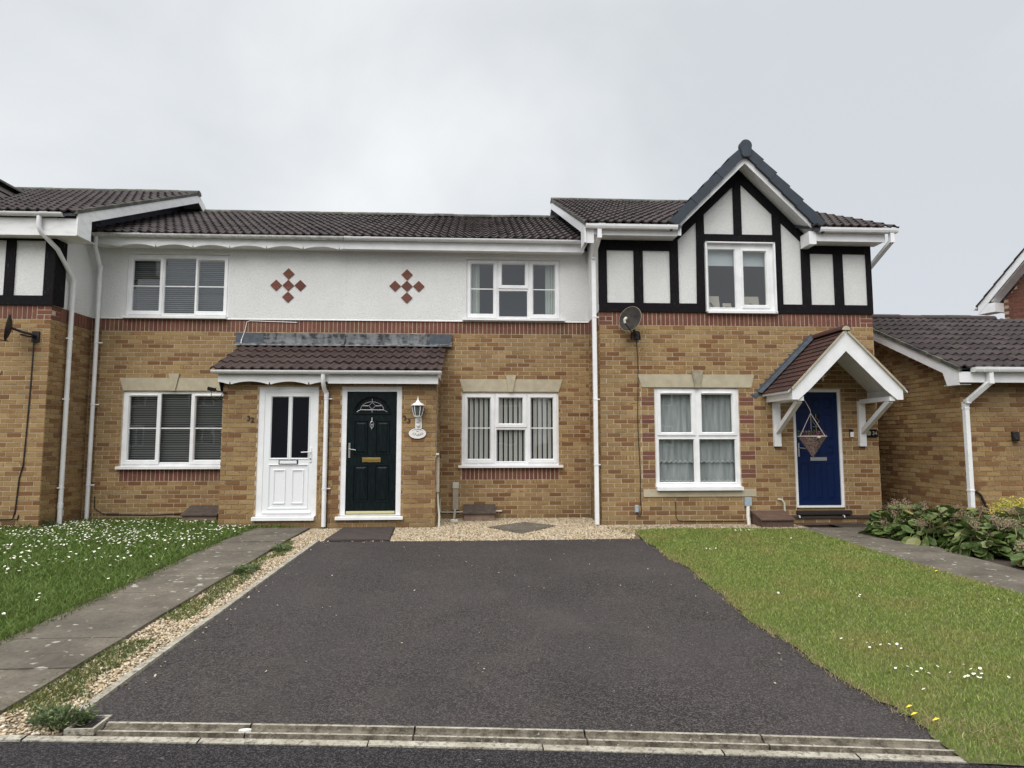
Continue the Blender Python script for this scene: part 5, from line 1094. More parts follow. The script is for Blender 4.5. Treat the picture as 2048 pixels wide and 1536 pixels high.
def verge(H, x, y0, z0, L, back, side, clx, zb0):
    """bargeboard on a gable end at x, boxed foot, slate-clad wall above the lower roof"""
    c, s = math.cos(PITCH), math.sin(PITCH); yr, zr_ = y0+L*c, z0+L*s; mb = MB(); w_ = .19
    t_ = .022 if side > 0 else -.022
    P = lambda yy: (z0+(yy-y0)*s/c if yy < yr else zr_-(yy-yr)*s/c)
    y2 = yr+back*c
    poly = [(y0+.02, P(y0+.02)-.03), (yr, zr_-.03), (y2, P(y2)-.03), (y2, P(y2)-.03-w_), (yr, zr_-.03-w_), (y0+.38, P(y0+.38)-.03-w_), (y0+.38, zb0), (y0+.02, zb0)]
    mb.prism(poly[::-1], 'x', x, x+t_); mb.build('bargeboard', 'weathered white' if side > 0 else 'white plastic', H)
    mb = MB(); xa, xb = sorted((x, clx+side*.02)); mb.prism([(y0+.02, P(y0+.02)-.06), (yr, zr_-.06), (y2, P(y2)-.06), (y2, P(y2)-.075), (yr, zr_-.075), (y0+.02, P(y0+.02)-.075)][::-1], 'x', xa, xb); mb.build('verge_soffit', 'white plastic', H)
    mb = MB(); n = int(L/.33)
    for k in range(n+1):
        a, b = y0-.02+k*.33*c, min(y0-.02+(k+1)*.33*c, yr+.05); mb.prism([(a, P(a)-.045), (b, P(b)-.045), (b, P(b)+.012), (a, P(a)+.022)][::-1], 'x', x-(.01 if side > 0 else -.01)-t_*.5, x+t_*1.6)
    mb.build('verge_mortar', 'mossy ridge tile', H)
    mb = MB(); mb.prism([(0.0, 4.9), (yr, zr_-.06), (y2, P(y2)-.06), (y2, 4.9)][::-1], 'x', clx, clx+side*.006); gw_ = mb.build('gable_wall', 'dark slate', H)
    # hanging slates
    for r_ in range(10):
        zb = 5.0+r_*.21
        ya = max(-.1, y0+(zb+.1-z0)/s*c+.05); yb = y2-(zb+.1-P(y2))/s*c
        k = 0; yy = ya+(.13 if r_ % 2 else 0)
        while yy < min(yb, yr+.9):
            zroof = 4.965+(yy+.13+.33)*math.tan(PITCH)
            if zb+.30 > zroof-.1 and zb+.1 < P(yy+.13)-.02:
                q = MB(); lo, hi = zb, min(zb+.22, P(yy)-.06, P(yy+.25)-.06)
                if hi > lo+.03: xs0, xs1 = sorted((clx+side*.007, clx+side*.016)); q.box(xs0, xs1, yy+.002, yy+.248, lo, hi); q.build('hanging_slate', 'dark slate', gw_)
            yy += .25
verge(H34, 1.762, -1.40, 4.935, L34, 3.0, -1, X0, 4.60)
mb = MB(); mb.box(1.762, 1.90, -1.345, -1.325, 4.60, 4.86); mb.prism([(-1.32, 4.60), (Y34+.02, 4.60), (Y34+.02, 4.752), (-1.32, 4.752)], 'x', 1.785, 1.80); mb.box(1.80, X0, -1.32, Y34, 4.745, 4.753); mb.build('eaves_box', 'white plastic', H34)
# square downpipe at the 33/34 corner and the one on the right side
pipe(H34, [(1.985, -1.38, 4.85), (1.985, -1.38, 4.70), (1.935, -1.10, 4.43), (1.935, -1.075, 4.38), (1.945, -1.075, .02)], 'white plastic', True, (3.42, 2.05, .98))
pipe(H34, [(6.93, -1.38, 4.85), (6.93, -1.38, 4.70), (6.81, -.62, 4.22), (6.805, -.55, 4.16), (6.805, -.55, .05)], 'white plastic', True, (2.2,))
# ---- small pitched porch over the blue door
PX, PZ, PYF = 5.735, 3.115, -1.905
prf = MB(); hw = .955
for s in (-1, 1):
    ex = PX+s*hw; prf.prism([(PX, PZ-.055), (PX, PZ-.02), (ex, PZ-.02-hw*1.0), (ex, PZ-.055-hw)][::(1 if s < 0 else -1)], 'y', PYF-.02, Y34)
prf = prf.build('door_canopy', 'white plastic', H34)
rows = 12; sl = hw*math.sqrt(2)/rows
for s in (-1, 1):
    for r_ in range(rows):
        n = 5; wt = (Y34-PYF+.04)/n; off = (wt/2 if r_ % 2 else 0)
        for k in range(n+1):
            ya, yb = PYF-.04+k*wt-off, PYF-.04+(k+1)*wt-off; ya, yb = max(ya, PYF-.04), min(yb, Y34)
            if yb-ya < .03: continue
            mb = MB(); t0, t1 = r_*sl-.0, (r_+1)*sl+.02; c_ = math.sqrt(.5)
            P = lambda t, n_: (PX+s*(t*c_+n_*c_), PZ-.01-t*c_+n_*c_)
            pl = [P(t0, .0), P(t1, .016), P(t1, .004), P(t0, -.012)]; mb.prism(pl if s > 0 else pl[::-1], 'y', ya+.001, yb-.001); mb.build('plain_tile', 'red plain tile', prf)
mb = MB(); mb.prism([(PX+.085*math.cos(math.pi*i/10), PZ-.03+.085*math.sin(math.pi*i/10)) for i in range(11)], 'y', PYF-.045, Y34-.002); mb.build('ridge_tile', 'red plain tile', prf)
mb = MB(); mb.prism([(PX+.066*math.cos(math.pi*i/10), PZ-.03+.066*math.sin(math.pi*i/10)) for i in range(11)], 'y', PYF-.052, PYF-.044); mb.build('ridge_mortar', 'sandstone', prf)
mb = MB()
for s in (-1, 1):
    q = [(PX, PZ-.055), (PX, PZ-.355), (PX+s*.60, PZ-.355-.60-.0), (PX+s*.79, PZ-.355-.76), (PX+s*.885, PZ-.355-.76), (PX+s*.885, PZ-.055-.885)]
    mb.prism(q if s < 0 else q[::-1], 'y', PYF-.012, PYF+.012)
mb.build('bargeboard', 'white plastic', prf)
for s in (-1, 1):
    mb = MB(); x = PX+s*.885; mb.box(min(x, x-s*.022), max(x, x-s*.022), PYF+.012, Y34, 2.005, 2.175); mb.build('side_fascia', 'white plastic', prf)
    mb = MB(); mb.bar((PX+s*.90, PYF-.03, 2.165), (PX+s*.03, PYF-.03, PZ-.055), .03, .03, up=(0, 1, 0)); mb.build('verge_mortar', 'sandstone', prf)
    # bracket: wall post, arm and strut
    x = PX+s*.690-.045 if s < 0 else PX+.73
    br = MB(); br.box(x-.058, x+.058, Y34-.055, Y34, 1.272, 2.03); br = br.build('bracket_post', 'white plastic', prf)
    mb = MB(); mb.box(x-.045, x+.045, PYF+.02, Y34-.056, 1.985, 2.055); mb.build('bracket_arm', 'white plastic', prf)
    mb = MB(); mb.bar((x, Y34-.058, 1.52), (x, PYF+.08, 1.99), .075, .075, up=(1, 0, 0)); mb.build('bracket_strut', 'white plastic', prf)
mb = MB()                                                    # stepped lead flashing up the left slope
for s in (-1, 1):
    for k in range(12):
        t = .045+k*.085; xa = PX+s*(t+.06); za = PZ+.02-(t); mb.add([(xa-s*.10, Y34-.006, za+.03), (xa+s*.02, Y34-.006, za-.09), (xa+s*.13, Y34-.006, za-.07+.055)], [(0, 1, 2)])
    a = (PX+s*.02, PZ+.01); b = (PX+s*1.0, PZ-.97)
    mb.prism([(a[0], a[1]), (b[0], b[1]), (b[0]+s*.055, b[1]+.055), (a[0]+s*.055, a[1]+.055)][::s], 'y', Y34-.012, Y34-.004)
    mb.add([(a[0], Y34-.10, a[1]+.012), (b[0], Y34-.10, b[1]+.012), (b[0]+s*.03, Y34-.008, b[1]+.04), (a[0]+s*.03, Y34-.008, a[1]+.04)], [(0, 1, 2, 3)])
mb.build('stepped_flashing', 'lead', prf)
B34.done(wall34)

# ================================================================== house 31 (left edge)
XC = -6.767
W31 = (-9.35, -7.75, .575, 2.245)
wall31 = holed(MB(), '-y', Y31+.004, -11.5, XC-.006, -.25, 3.56, [W31], .1).build('wall', 'mortar', H31)
B31 = Bricks(H31); B31.lay('-y', Y31, -11.5, XC, 0, 3.3, [W31], wall31, start=XC)
B31.soldiers('-y', Y31, -11.5, XC-.225, 3.3, 3.525, wall31)
mb = MB(); mb.quad((XC-.009, Y31+.009, -.25), (XC-.009, 0, -.25), (XC-.009, 0.02, 3.56), (XC-.009, Y31+.009, 3.56)); sw = mb.build('side_wall', 'mortar', H31)
B31.lay('+x', XC, Y31, 0, 0, 3.3, [], sw, start=Y31+.1125); B31.soldiers('+x', XC, Y31+.225, 0, 3.3, 3.525, sw)
for k in range(3):
    z = 3.3375+k*.075; a = (XC-.112, .215) if k % 2 else (XC-.056, .1025)
    if k % 2: B31.put('-y', Y31, XC-.1125, z, .215, .065, wall31, True); B31.put('+x', XC, Y31+.168, z, .1025, .065, sw, True)
    else:
        B31.put('-y', Y31, XC-.056, z, .1025, .065, wall31, True); B31.put('-y', Y31, XC-.169, z, .1025, .065, wall31, True); B31.put('+x', XC, Y31+.118, z, .200, .065, sw, True)
mb = MB(); mb.quad((XC+.004, Y31, 3.526), (XC+.004, 0, 3.526), (XC+.004, 0, 4.95), (XC+.004, Y31, 4.95)); mb.build('rendered_side', 'white render', H31)
mb = MB(); mb.quad((-11.5, Y31, 3.53), (XC, Y31, 3.53), (XC, Y31, 5.0), (-11.5, Y31, 5.0)); mb.build('rendered_wall', 'white render', H31)
beam(H31, [(-11.5, 3.524), (XC+.02, 3.524), (XC+.02, B_), (-11.5, B_)], Y31); beam(H31, [(-8.1, 4.570), (XC+.02, 4.570), (XC+.02, 4.80), (-8.1, 4.80)], Y31)
beam(H31, [(-7.51, B_+.001), (-7.365, B_+.001), (-7.365, 4.569), (-7.51, 4.569)], Y31); beam(H31, [(-6.905, B_+.001), (XC+.021, B_+.001), (XC+.021, 4.569), (-6.905, 4.569)], Y31)
beam(H31, [(-8.15, B_+.001), (-7.99, B_+.001), (-7.99, 4.569), (-8.15, 4.569)], Y31)
mb = MB(); mb.box(XC+.004, XC+.030, Y31-.02, -.84, 3.532, 4.80); mb.build('corner_timber', 'black timber', H31)
fr, yf = window(H31, Y31, W31[0], W31[1], .60, 2.235, [(-9.25, -8.62, .69, 1.39, None), (-8.48, -7.85, .69, 1.39, None), (-9.2, -8.66, 1.51, 2.13, (-9.26, -8.6, 1.45, 2.2)), (-8.44, -7.9, 1.51, 2.13, (-8.5, -7.84, 1.45, 2.2))], (-9.36, -7.74, .555, .62))
lintel(fr, Y31, -9.62, -7.472, -9.5, -7.54, 2.252, 2.470, (-8.65, -8.45, -8.6, -8.5), 2.53); mb = MB(); mb.box(-9.55, -7.55, Y31-.016, Y31+.05, .45, .574); mb.build('sill_stone', 'sandstone', fr)
mb = MB(); mb.box(-8.0, -6.29, -1.345, -1.325, 4.585, 4.86); mb.build('fascia', 'weathered white', H31)
for q in ((-8.0, -6.31, -1.325, Y31), (XC, -6.30, Y31+.001, -.86)): mb = MB(); mb.box(*q, 4.600, 4.608); mb.build('soffit', 'weathered white', H31)
gutter(H31, -8.0, -6.49, -1.40, 4.925, 'white plastic', brackets=(-7.33,), unions=(-6.75,))
pipe(H31, [(-6.84, -1.40, 4.87), (-6.84, -1.40, 4.70), (-6.82, -1.37, 4.63), (-6.705, -1.13, 4.42), (-6.70, -.74, 4.06), (-6.70, -.70, 4.00), (-6.705, -.685, .02)], 'white plastic', brackets=(3.05, 2.05, .62), r=.036, bdir=(-.2, -1.1), socks=(4.0, .33))
mb = MB(); mb.tube([(-6.73, -.62, 2.2), (-6.73, -.62, .26)], .009, 6); mb.box(-6.75, -6.70, -.66, -.59, .16, .26); mb.build('cable_conduit', 'cream plastic', H31)
L31 = (2.85+1.4)/math.cos(PITCH); rf = deck(H31, 'roof', -11.5, -6.29, -1.40, 4.945, PITCH, L31, back=4, notch=(-10.3, -9.2, -8.1, 2.4))
def skip31(x, y, z): return abs(x+9.2) < max(0, (6.30-z)/1.02)-.12
tiles(rf, -10.79, -6.29, -1.43, 4.935, PITCH, 14, L31/14, 'dark roof tile', skip31)
ridge(rf, -10.79, -6.27, 2.85, 4.945+L31*math.sin(PITCH)+.02)
gr_ = MB()
for s in (-1, 1):
    ex = -9.2+s*1.30; gr_.prism([(-9.2, 6.27), (-9.2, 6.22), (ex, 6.22-1.33), (ex, 6.27-1.33)][::s], 'y', -1.335, 2.0)
gr_ = gr_.build('gable_roof', 'dark roof tile', H31)
for r_ in range(5):
    for k in range(11):
        mb = MB(); c_ = math.sqrt(.5); t0, t1 = r_*.36, (r_+1)*.36+.02; P = lambda t, n_: (-9.2+t*c_+n_*c_, 6.285-t*c_+n_*c_); ya = -1.36+k*.3; pl = [P(t0, .0), P(t1, .03), P(t1, .01), P(t0, -.02)]; mb.prism(pl, 'y', ya+.004, ya+.296); mb.build('tile', 'dark roof tile', gr_)
ridge(gr_, -1.36, 2.0, -9.2, 6.33, axis='y')
verge(H31, -6.29, -1.40, 4.965, L31, .75, 1, XC, 4.585)
B31.done(wall31)

# ================================================================== garage on the right and the red brick house behind
GA = thing('garage', (9.5, 0, 0), 'low buff brick garage with dark tiled roof and square white downpipe at the right edge', 'garage')
XG, YG, RY = 7.40, -2.10, .40; GP = math.atan(.46); ZE = 2.455
wallg = MB(); wallg.quad((XG+.009, YG+.009, -.25), (12.5, YG+.009, -.25), (12.5, YG+.009, 2.38), (XG+.009, YG+.009, 2.38))
wallg = wallg.build('wall', 'mortar', GA)
mb = MB(); mb.add([(XG+.009, YG+.009, -.25), (XG+.009, 3.2, -.25), (XG+.009, 3.2, 2.2), (XG+.009, RY, 3.50), (XG+.009, YG+.009, 2.38)], [(0, 1, 2, 3, 4)]); swg = mb.build('side_wall', 'mortar', GA)
BG = Bricks(GA); BG.lay('-y', YG, XG, 10.2, 0, 2.40, [], wallg, start=XG)
def gtop(z):
    zt = z-2.32
    if zt <= 0: return [(YG, 3.0)]
    h = zt/.46; return [(YG+h, 2*RY-YG-h)] if YG+h < RY-.1 else []
BG.lay('-x', XG, YG+.002, 3.0, 0, 3.5, [], swg, start=YG, top=gtop)
BG.done(wallg)
LG = (RY+2.36)/math.cos(GP); rf = deck(GA, 'roof', XG-.18, 12.5, -2.36, ZE, GP, LG, back=3)
tiles(rf, XG-.19, XG-.19+15*.30, -2.39, ZE-.006, GP, 10, LG/10, 'dark roof tile'); ridge(rf, XG-.19, 10.1, RY, ZE+LG*math.sin(GP)+.03, 'dark roof tile')
mb = MB(); P = lambda y: ZE+(y+2.36)*.46-.03
mb.prism([(-2.34, P(-2.34)), (RY, P(RY)), (RY, P(RY)-.17), (-2.02, P(-2.02)-.17), (-2.10, 2.20), (-2.34, 2.20)], 'x', XG-.20, XG-.18); mb.build('bargeboard', 'white plastic', GA)
mb = MB(); mb.box(XG-.18, XG, -2.33, -2.0, 2.205, 2.212); mb.build('soffit', 'white plastic', GA)
mb = MB(); mb.prism([(-2.1, P(-2.1)-.06), (RY, P(RY)-.06), (RY, P(RY)-.07), (-2.1, P(-2.1)-.07)], 'x', XG-.18, XG); mb.build('soffit', 'white plastic', GA)
mb = MB(); mb.box(XG-.20, 12.5, -2.36, -2.34, 2.235, 2.43); mb.build('fascia', 'white plastic', GA)
mb = MB()
for k in range(8): a = -2.38+k*.33; b = a+.32; mb.prism([(a, P(a)-.01), (b, P(b)-.01), (b, P(b)+.045), (a, P(a)+.055)], 'x', XG-.225, XG-.17)
mb.build('verge_mortar', 'mossy ridge tile', GA)
gutter(GA, XG-.02, 12.5, -2.42, 2.455, 'white plastic', True, (7.75, 8.6), (7.58,))
pipe(GA, [(7.63, -2.42, 2.40), (7.63, -2.42, 2.24), (7.43, -2.20, 1.96), (7.43, -2.155, 1.92), (7.43, -2.155, .30)], 'white plastic', True, (1.86, .62))
mb = MB(); mb.tube([(7.50, -2.13, .62), (7.60, -2.13, .55), (7.68, -2.14, .36), (7.68, -2.2, .05)], .018, 8); mb.build('hose', 'black iron', GA)
mb = MB(); mb.bbox(8.17, 8.27, YG-.05, YG, 1.36, 1.50); mb.tube([(8.18, YG-.06, 1.42), (8.15, YG-.14, 1.37)], .02, 8); mb.build('outside_tap', 'black iron', GA)

RH = thing('red_brick_house', (14.5, 2, 0), 'far red brick house with white verge boards behind the garage', 'house')
ang = math.atan2(.29, .95); M = Matrix.Rotation(-math.pi/2+ang*1.0, 3, 'Z')     # local +x runs from the far corner towards the viewer
c0 = Vector((13.48, 4.0, 0)); ux = Vector((.29, -.957, 0)); uy = Vector((-.957, -.29, 0))            # uy: outward normal of the gable wall (faces left)
def RP(a, o, z): p = c0+ux*a+uy*o; return (p.x, p.y, z)
def rbox(mb, a0, a1, o0, o1, z0, z1): return mb.add([RP(a0,o0,z0),RP(a1,o0,z0),RP(a1,o1,z0),RP(a0,o1,z0),RP(a0,o0,z1),RP(a1,o0,z1),RP(a1,o1,z1),RP(a0,o1,z1)], [(0,1,2,3),(7,6,5,4),(4,5,1,0),(5,6,2,1),(6,7,3,2),(7,4,0,3)])
SL = .98; EZ = 4.93
mb = MB(); mb.add([RP(0, -.009, -.2), RP(6.5, -.009, -.2), RP(6.5, -.009, EZ), RP(3.25, -.009, EZ+3.25*SL), RP(0, -.009, EZ)], [(0, 1, 2, 3, 4)]); rwall = mb.build('wall', 'mortar', RH)
nb = 0; rest = MB()
for k in range(32, 100):
    z = k*.075+.0375; a = .0+(.1125 if k % 2 else 0)
    while a < 3.2:
        if True:
            if z < EZ+(a+.16)*SL:
                L = .215; vis = z > 4.2 and a < 1.6
                mbx = MB() if vis and nb < 280 else rest; mbx.rn = random.random(); j = random.uniform(0, .003)
                mbx.add([RP(a+.005, -.008, z-.0325), RP(a+.22, -.008, z-.0325), RP(a+.22, -.008, z+.0325), RP(a+.005, -.008, z+.0325), RP(a+.005, j, z-.0325), RP(a+.22, j, z-.0325), RP(a+.22, j, z+.0325), RP(a+.005, j, z+.0325)], [(4,7,6,5),(4,5,1,0),(5,6,2,1),(6,7,3,2),(7,4,0,3)])
                if mbx is not rest: mbx.build('brick', 'red brick', rwall); nb += 1
        a += .225
rest.build('brickwork', 'red brick', rwall, 'stuff', rnd=True)
mb = MB()
def slope_slab(mb, a0, z0, a1, z1, o0, o1, t): mb.add([RP(a0,o0,z0),RP(a1,o0,z1),RP(a1,o1,z1),RP(a0,o1,z0),RP(a0,o0,z0+t),RP(a1,o0,z1+t),RP(a1,o1,z1+t),RP(a0,o1,z0+t)], [(0,1,2,3),(7,6,5,4),(4,5,1,0),(5,6,2,1),(6,7,3,2),(7,4,0,3)])
slope_slab(mb, -.42, EZ-.30, 3.25, EZ-.30+3.67*SL, .32, .345, .22); mb.build('bargeboard', 'white plastic', RH)
mb = MB(); rbox(mb, -.42, -.0, .0, .34, EZ-.30, EZ-.06); mb.build('eaves_box', 'white plastic', RH)
mb = MB(); slope_slab(mb, -.1, EZ-.02, 3.25, EZ-.02+3.35*SL, -.0, .32, .01); mb.build('verge_soffit', 'weathered white', RH)
mb = MB(); slope_slab(mb, -.45, EZ-.10, 3.25, EZ-.10+3.70*SL, -4.0, .345, .05); rr = mb.build('roof', 'dark slate', RH)
for k in range(14):
    a0 = -.50+k*.26; a1 = a0+.28; mb = MB(); mb.add([RP(a0, .38, EZ-.06+(a0+.42)*SL), RP(a1, .38, EZ-.085+(a1+.42)*SL), RP(a1, -1.0, EZ-.085+(a1+.42)*SL), RP(a0, -1.0, EZ-.06+(a0+.42)*SL), RP(a0, .38, EZ-.03+(a0+.42)*SL), RP(a1, .38, EZ-.055+(a1+.42)*SL), RP(a1, -1.0, EZ-.055+(a1+.42)*SL), RP(a0, -1.0, EZ-.03+(a0+.42)*SL)], [(0,1,2,3),(7,6,5,4),(4,5,1,0),(5,6,2,1),(6,7,3,2),(7,4,0,3)]); mb.build('tile', 'dark roof tile', rr)
mb = MB(); mb.tube([RP(-.50, .40, EZ-.12), RP(-.50, -2, EZ-.12)], .055, 10); mb.build('gutter', 'white plastic', RH)

# ================================================================== things fixed to or standing by the walls
def dish(loc, nrm, r, lbl, arm_roll=0.0, feed=(0, -1)):
    t = thing('satellite_dish', loc, lbl, 'satellite dish'); n_ = Vector(nrm).normalized(); M = n_.to_track_quat('Z', 'Y').to_matrix()
    mb = MB(); vs = []; K = 20; rings = (0, .35, .65, .88, 1.0)
    for q in rings[1:]:
        for k in range(K): a = 2*math.pi*k/K; vs.append((q*r*.92*math.cos(a), q*r*math.sin(a), .22*r*q*q))
    vs = [(0, 0, 0)]+vs; fs = [(0, 1+k, 1+(k+1) % K) for k in range(K)]
    for i in range(len(rings)-2):
        for k in range(K): fs.append((1+i*K+k, 1+(i+1)*K+k, 1+(i+1)*K+(k+1) % K, 1+i*K+(k+1) % K))
    b = len(vs); vs += [(x, y, z-.008) for x, y, z in vs]; fs += [tuple(i+b for i in f)[::-1] for f in fs]
    o_ = 1+(len(rings)-2)*K; fs += [(o_+k, b+o_+k, b+o_+(k+1) % K, o_+(k+1) % K) for k in range(K)]
    mb.add([tuple(M @ Vector(v)+Vector(loc)) for v in vs], fs); d_ = mb.build('reflector', 'grimy dish', t); d_.data.shade_smooth()
    mb = MB(); mb.tube([tuple(M @ (Vector((r*.995*.92*math.cos(2*math.pi*k/24), r*.995*math.sin(2*math.pi*k/24), .22*r)))+Vector(loc)) for k in range(25)], .0032, 5, cap=False); mb.build('rim', 'beige plastic' if r > .205 else 'black plastic', t)
    fx, fy = feed; P = lambda x, y, z: tuple(M @ Vector((x, y, z))+Vector(loc))
    mb = MB(); mb.tube([P(fx*r*.3, fy*r*1.0, .0), P(fx*r*.5, fy*r*1.02, .12), P(fx*r*.5, fy*r*.85, .30)], .009, 6); mb.build('feed_arm', 'black iron', t)
    mb = MB(); mb.tube([P(fx*r*.5, fy*r*.86, .29), P(fx*r*.42, fy*r*.60, .31), P(fx*r*.3, fy*r*.35, .24)], [.018, .020, .026], 10); mb.build('receiver', 'cream plastic' if r > .205 else 'black plastic', t)
    return t, P
t, P = dish((2.52, -1.26, 3.345), (-.62, -.74, .24), .218, 'grey satellite dish with white receiver on the timbered house wall', feed=(.45, -1))
mb = MB(); mb.tube([P(0, -.03, -.01), (2.60, -1.12, 3.18), (2.64, -1.06, 3.12)], .022, 8); mb.box(2.60, 2.70, -1.045, -1.021, 3.06, 3.20); mb.bar((2.58, -1.04, 3.18), (2.57, -1.022, 3.06), .02); mb.bar((2.70, -1.04, 3.18), (2.72, -1.022, 3.06), .02); mb.build('wall_mount', 'black iron', t)
c = thing('cable', (2.66, -1.03, .2), 'thin dark aerial cable hanging down the wall beside the net curtained window', 'cable')
pts = [(2.655, -1.03, 3.07)]+[(2.66+.012*math.sin(k*.9)+.012*k/10, -1.030, 3.07-k*.27) for k in range(1, 11)]+[(2.69, -1.035, .20), (2.66, -1.04, .14), (2.63, -1.04, .16), (2.625, -1.035, .22)]
mb = MB(); mb.tube(pts, .006, 6); mb.build('wire', 'black iron', c); mb = MB(); mb.bbox(2.58, 2.64, -1.045, -1.021, .20, .32); mb.tube([(2.61, -1.05, .24), (2.61, -1.06, .21)], .012, 8); mb.build('junction_box', 'pale grey plastic', c)
t, P = dish((-7.15, -1.40, 3.10), (-.88, -.47, .12), .204, 'dark satellite dish seen edge-on on the wall of the left house', feed=(0, -1))
mb = MB(); mb.tube([P(0, 0, -.012), (-7.06, -1.30, 3.06), (-6.98, -1.20, 3.04), (-6.97, -1.11, 3.02)], .020, 8); mb.tube([(-7.08, -1.30, 3.02), (-7.00, -1.24, 3.0), (-6.99, -1.12, 3.0)], .014, 6); mb.box(-7.03, -6.92, -1.115, -1.087, 2.93, 3.10); mb.build('wall_mount', 'black iron', t)
c = thing('cable', (-6.98, -1.09, .1), 'black cable dropping from the dish down the left house wall', 'cable')
pts = [(-7.00, -1.098, 2.97), (-7.01, -1.098, 2.2), (-7.03, -1.098, 1.4), (-7.045, -1.098, 1.0), (-7.09, -1.098, .8), (-7.12, -1.098, .3), (-7.15, -1.098, .17), (-7.6, -1.098, .16)]
mb = MB(); mb.tube(pts, .010, 6); mb.tube([(-7.15, -1.098, .17), (-7.08, -1.098, .165), (-7.065, -1.098, .23)], .010, 6); mb.build('wire', 'black iron', c)
c = thing('cable', (-5.7, -.01, .18), 'thin black cable running low along the wall behind the left lawn', 'cable'); mb = MB(); mb.tube([(-6.56, -.012, .42), (-6.55, -.012, .22), (-6.42, -.012, .13), (-6.3, -.012, .115), (-5.6, -.012, .10), (-5.0, -.012, .125)], .008, 6); mb.build('wire', 'black iron', c)
c = thing('cable', (3.6, -1.03, .1), 'black cable looping low on the wall beneath the net curtained window', 'cable'); mb = MB(); mb.tube([(3.26, -1.028, .38), (3.262, -1.028, .12), (3.29, -1.028, .065), (3.4, -1.03, .05), (4.4, -1.03, .045)], .006, 6); mb.build('wire', 'black iron', c)
c = thing('cable', (-4.1, -.02, 3.3), 'thin white cable bent along the red brick band above the porch roof', 'cable'); mb = MB(); mb.tube([(-3.22, -.012, 3.478), (-4.05, -.012, 3.500), (-4.10, -.012, 3.48), (-4.135, -.012, 3.30), (-4.18, -.02, 3.16), (-4.16, -.10, 3.08)], .007, 6); mb.build('wire', 'white plastic', c)
c = thing('cable', (-.66, -1.1, 1.5), 'thin brown cable down the corner of the brick porch', 'cable'); mb = MB(); mb.tube([(-.655, -1.10, 2.28), (-.652, -1.10, 1.8), (-.656, -1.10, 1.25), (-.66, -1.135, 1.10)], .006, 6); mb.build('wire', 'beige plastic', c)
# security camera under the porch eave
t = thing('security_camera', (-4.1, -.9, 2.25), 'small black security camera with dangling wire beside the porch gutter', 'camera')
M = Matrix.Rotation(R(12), 3, 'Y') @ Matrix.Rotation(R(8), 3, 'Z'); mb = MB(); mb.box(-.055, .055, -.03, .03, -.028, .028); mb.v = [tuple(M @ Vector(p)+Vector((-4.19, -1.20, 2.185))) for p in mb.v]; mb.build('housing', 'black plastic', t)
mb = MB(); mb.tube([(-4.13, -1.20, 2.175), (-4.10, -1.19, 2.150), (-4.02, -1.17, 2.140), (-3.97, -1.13, 2.125)], .010, 6); mb.tube([(-4.125, -1.20, 2.17), (-4.12, -1.2, 2.215)], .006, 6); mb.build('arm', 'black iron', t)
mb = MB(); mb.tube([(-4.19, -1.2, 2.15), (-4.19, -1.2, 2.09), (-4.15, -1.19, 2.01), (-4.10, -1.19, 2.0), (-4.06, -1.18, 2.05), (-4.03, -1.17, 2.12), (-3.99, -1.15, 2.135)], .005, 6); mb.build('wire', 'black plastic', t)
# meter boxes
def meter(x0, x1, yb, h, dep, label, lidm, boxm):
    t = thing('meter_box', ((x0+x1)/2, yb-dep, 0), label, 'meter box'); mb = MB(); mb.prism([(yb, .0), (yb, h-.03), (yb-dep+.02, h*.50), (yb-dep+.02, .0)][::-1], 'x', x0+.02, x1-.02); mb.build('box', boxm, t)
    mb = MB(); mb.prism([(yb, h-.028), (yb, h), (yb-dep*.15, h), (yb-dep-.01, h*.56), (yb-dep-.01, h*.48), (yb-dep+.01, h*.48)][::-1], 'x', x0, x1); mb.build('lid', lidm, t); return t
meter(-4.92, -4.32, -.005, .26, .44, 'weathered brown meter box on the left lawn below the slatted blind window', 'brown meter lid', 'brown meter box')
meter(-.235, .325, -.005, .25, .40, 'brown meter box on the gravel below the middle window', 'brown meter lid', 'brown meter box')
meter(4.50, 5.06, Y34-.005, .22, .42, 'reddish brown meter box beside the step of the blue door', 'reddish meter box', 'reddish meter box')
t = thing('pipe_cover', (-.375, -.03, 0), 'beige boxed pipe cover rising from the gravel left of the middle window', 'pipe cover')
mb = MB(); mb.box(-.425, -.325, -.05, -.005, .16, .53); mb.build('duct', 'beige plastic', t); mb = MB(); mb.bbox(-.43, -.32, -.06, -.005, .53, .635); mb.build('cap', 'cream plastic', t); mb = MB(); mb.tube([(-.385, -.04, .16), (-.40, -.05, -.02)], .024, 8); mb.build('stub_pipe', 'cream plastic', t)
t = thing('overflow_pipe', (-.3, -.03, 0), 'thin cream pipe running low on the wall behind the middle meter box', 'pipe')
mb = MB(); mb.tube([(-.645, -.03, .36), (-.645, -.03, .13), (-.62, -.03, .115), (.10, -.03, .12), (.30, -.03, .125)], .011, 8); mb.tube([(.30, -.03, .125), (.44, -.03, .13)], .016, 8); mb.build('pipe_run', 'cream plastic', t)
t = thing('cable_trunking', (-.62, -.9, .3), 'beige plastic trunking and conduit on the right side of the brick porch', 'trunking')
mb = MB(); mb.box(-.660, -.605, -1.085, -1.000, .55, 1.13); mb.build('trunking_cover', 'beige plastic', t); mb = MB(); mb.tube([(-.635, -1.04, .55), (-.62, -1.05, .35), (-.60, -1.08, .18), (-.60, -1.12, .0)], .018, 8); mb.build('conduit', 'cream plastic', t); mb = MB(); mb.bbox(-.66, -.61, -1.14, -1.06, 1.14, 1.17); mb.build('sensor', 'cream plastic', t)
t = thing('drain_pipe_stub', (4.45, -1.05, 0), 'grey capped pipe box with peeling white stub left of the reddish meter box', 'pipe')
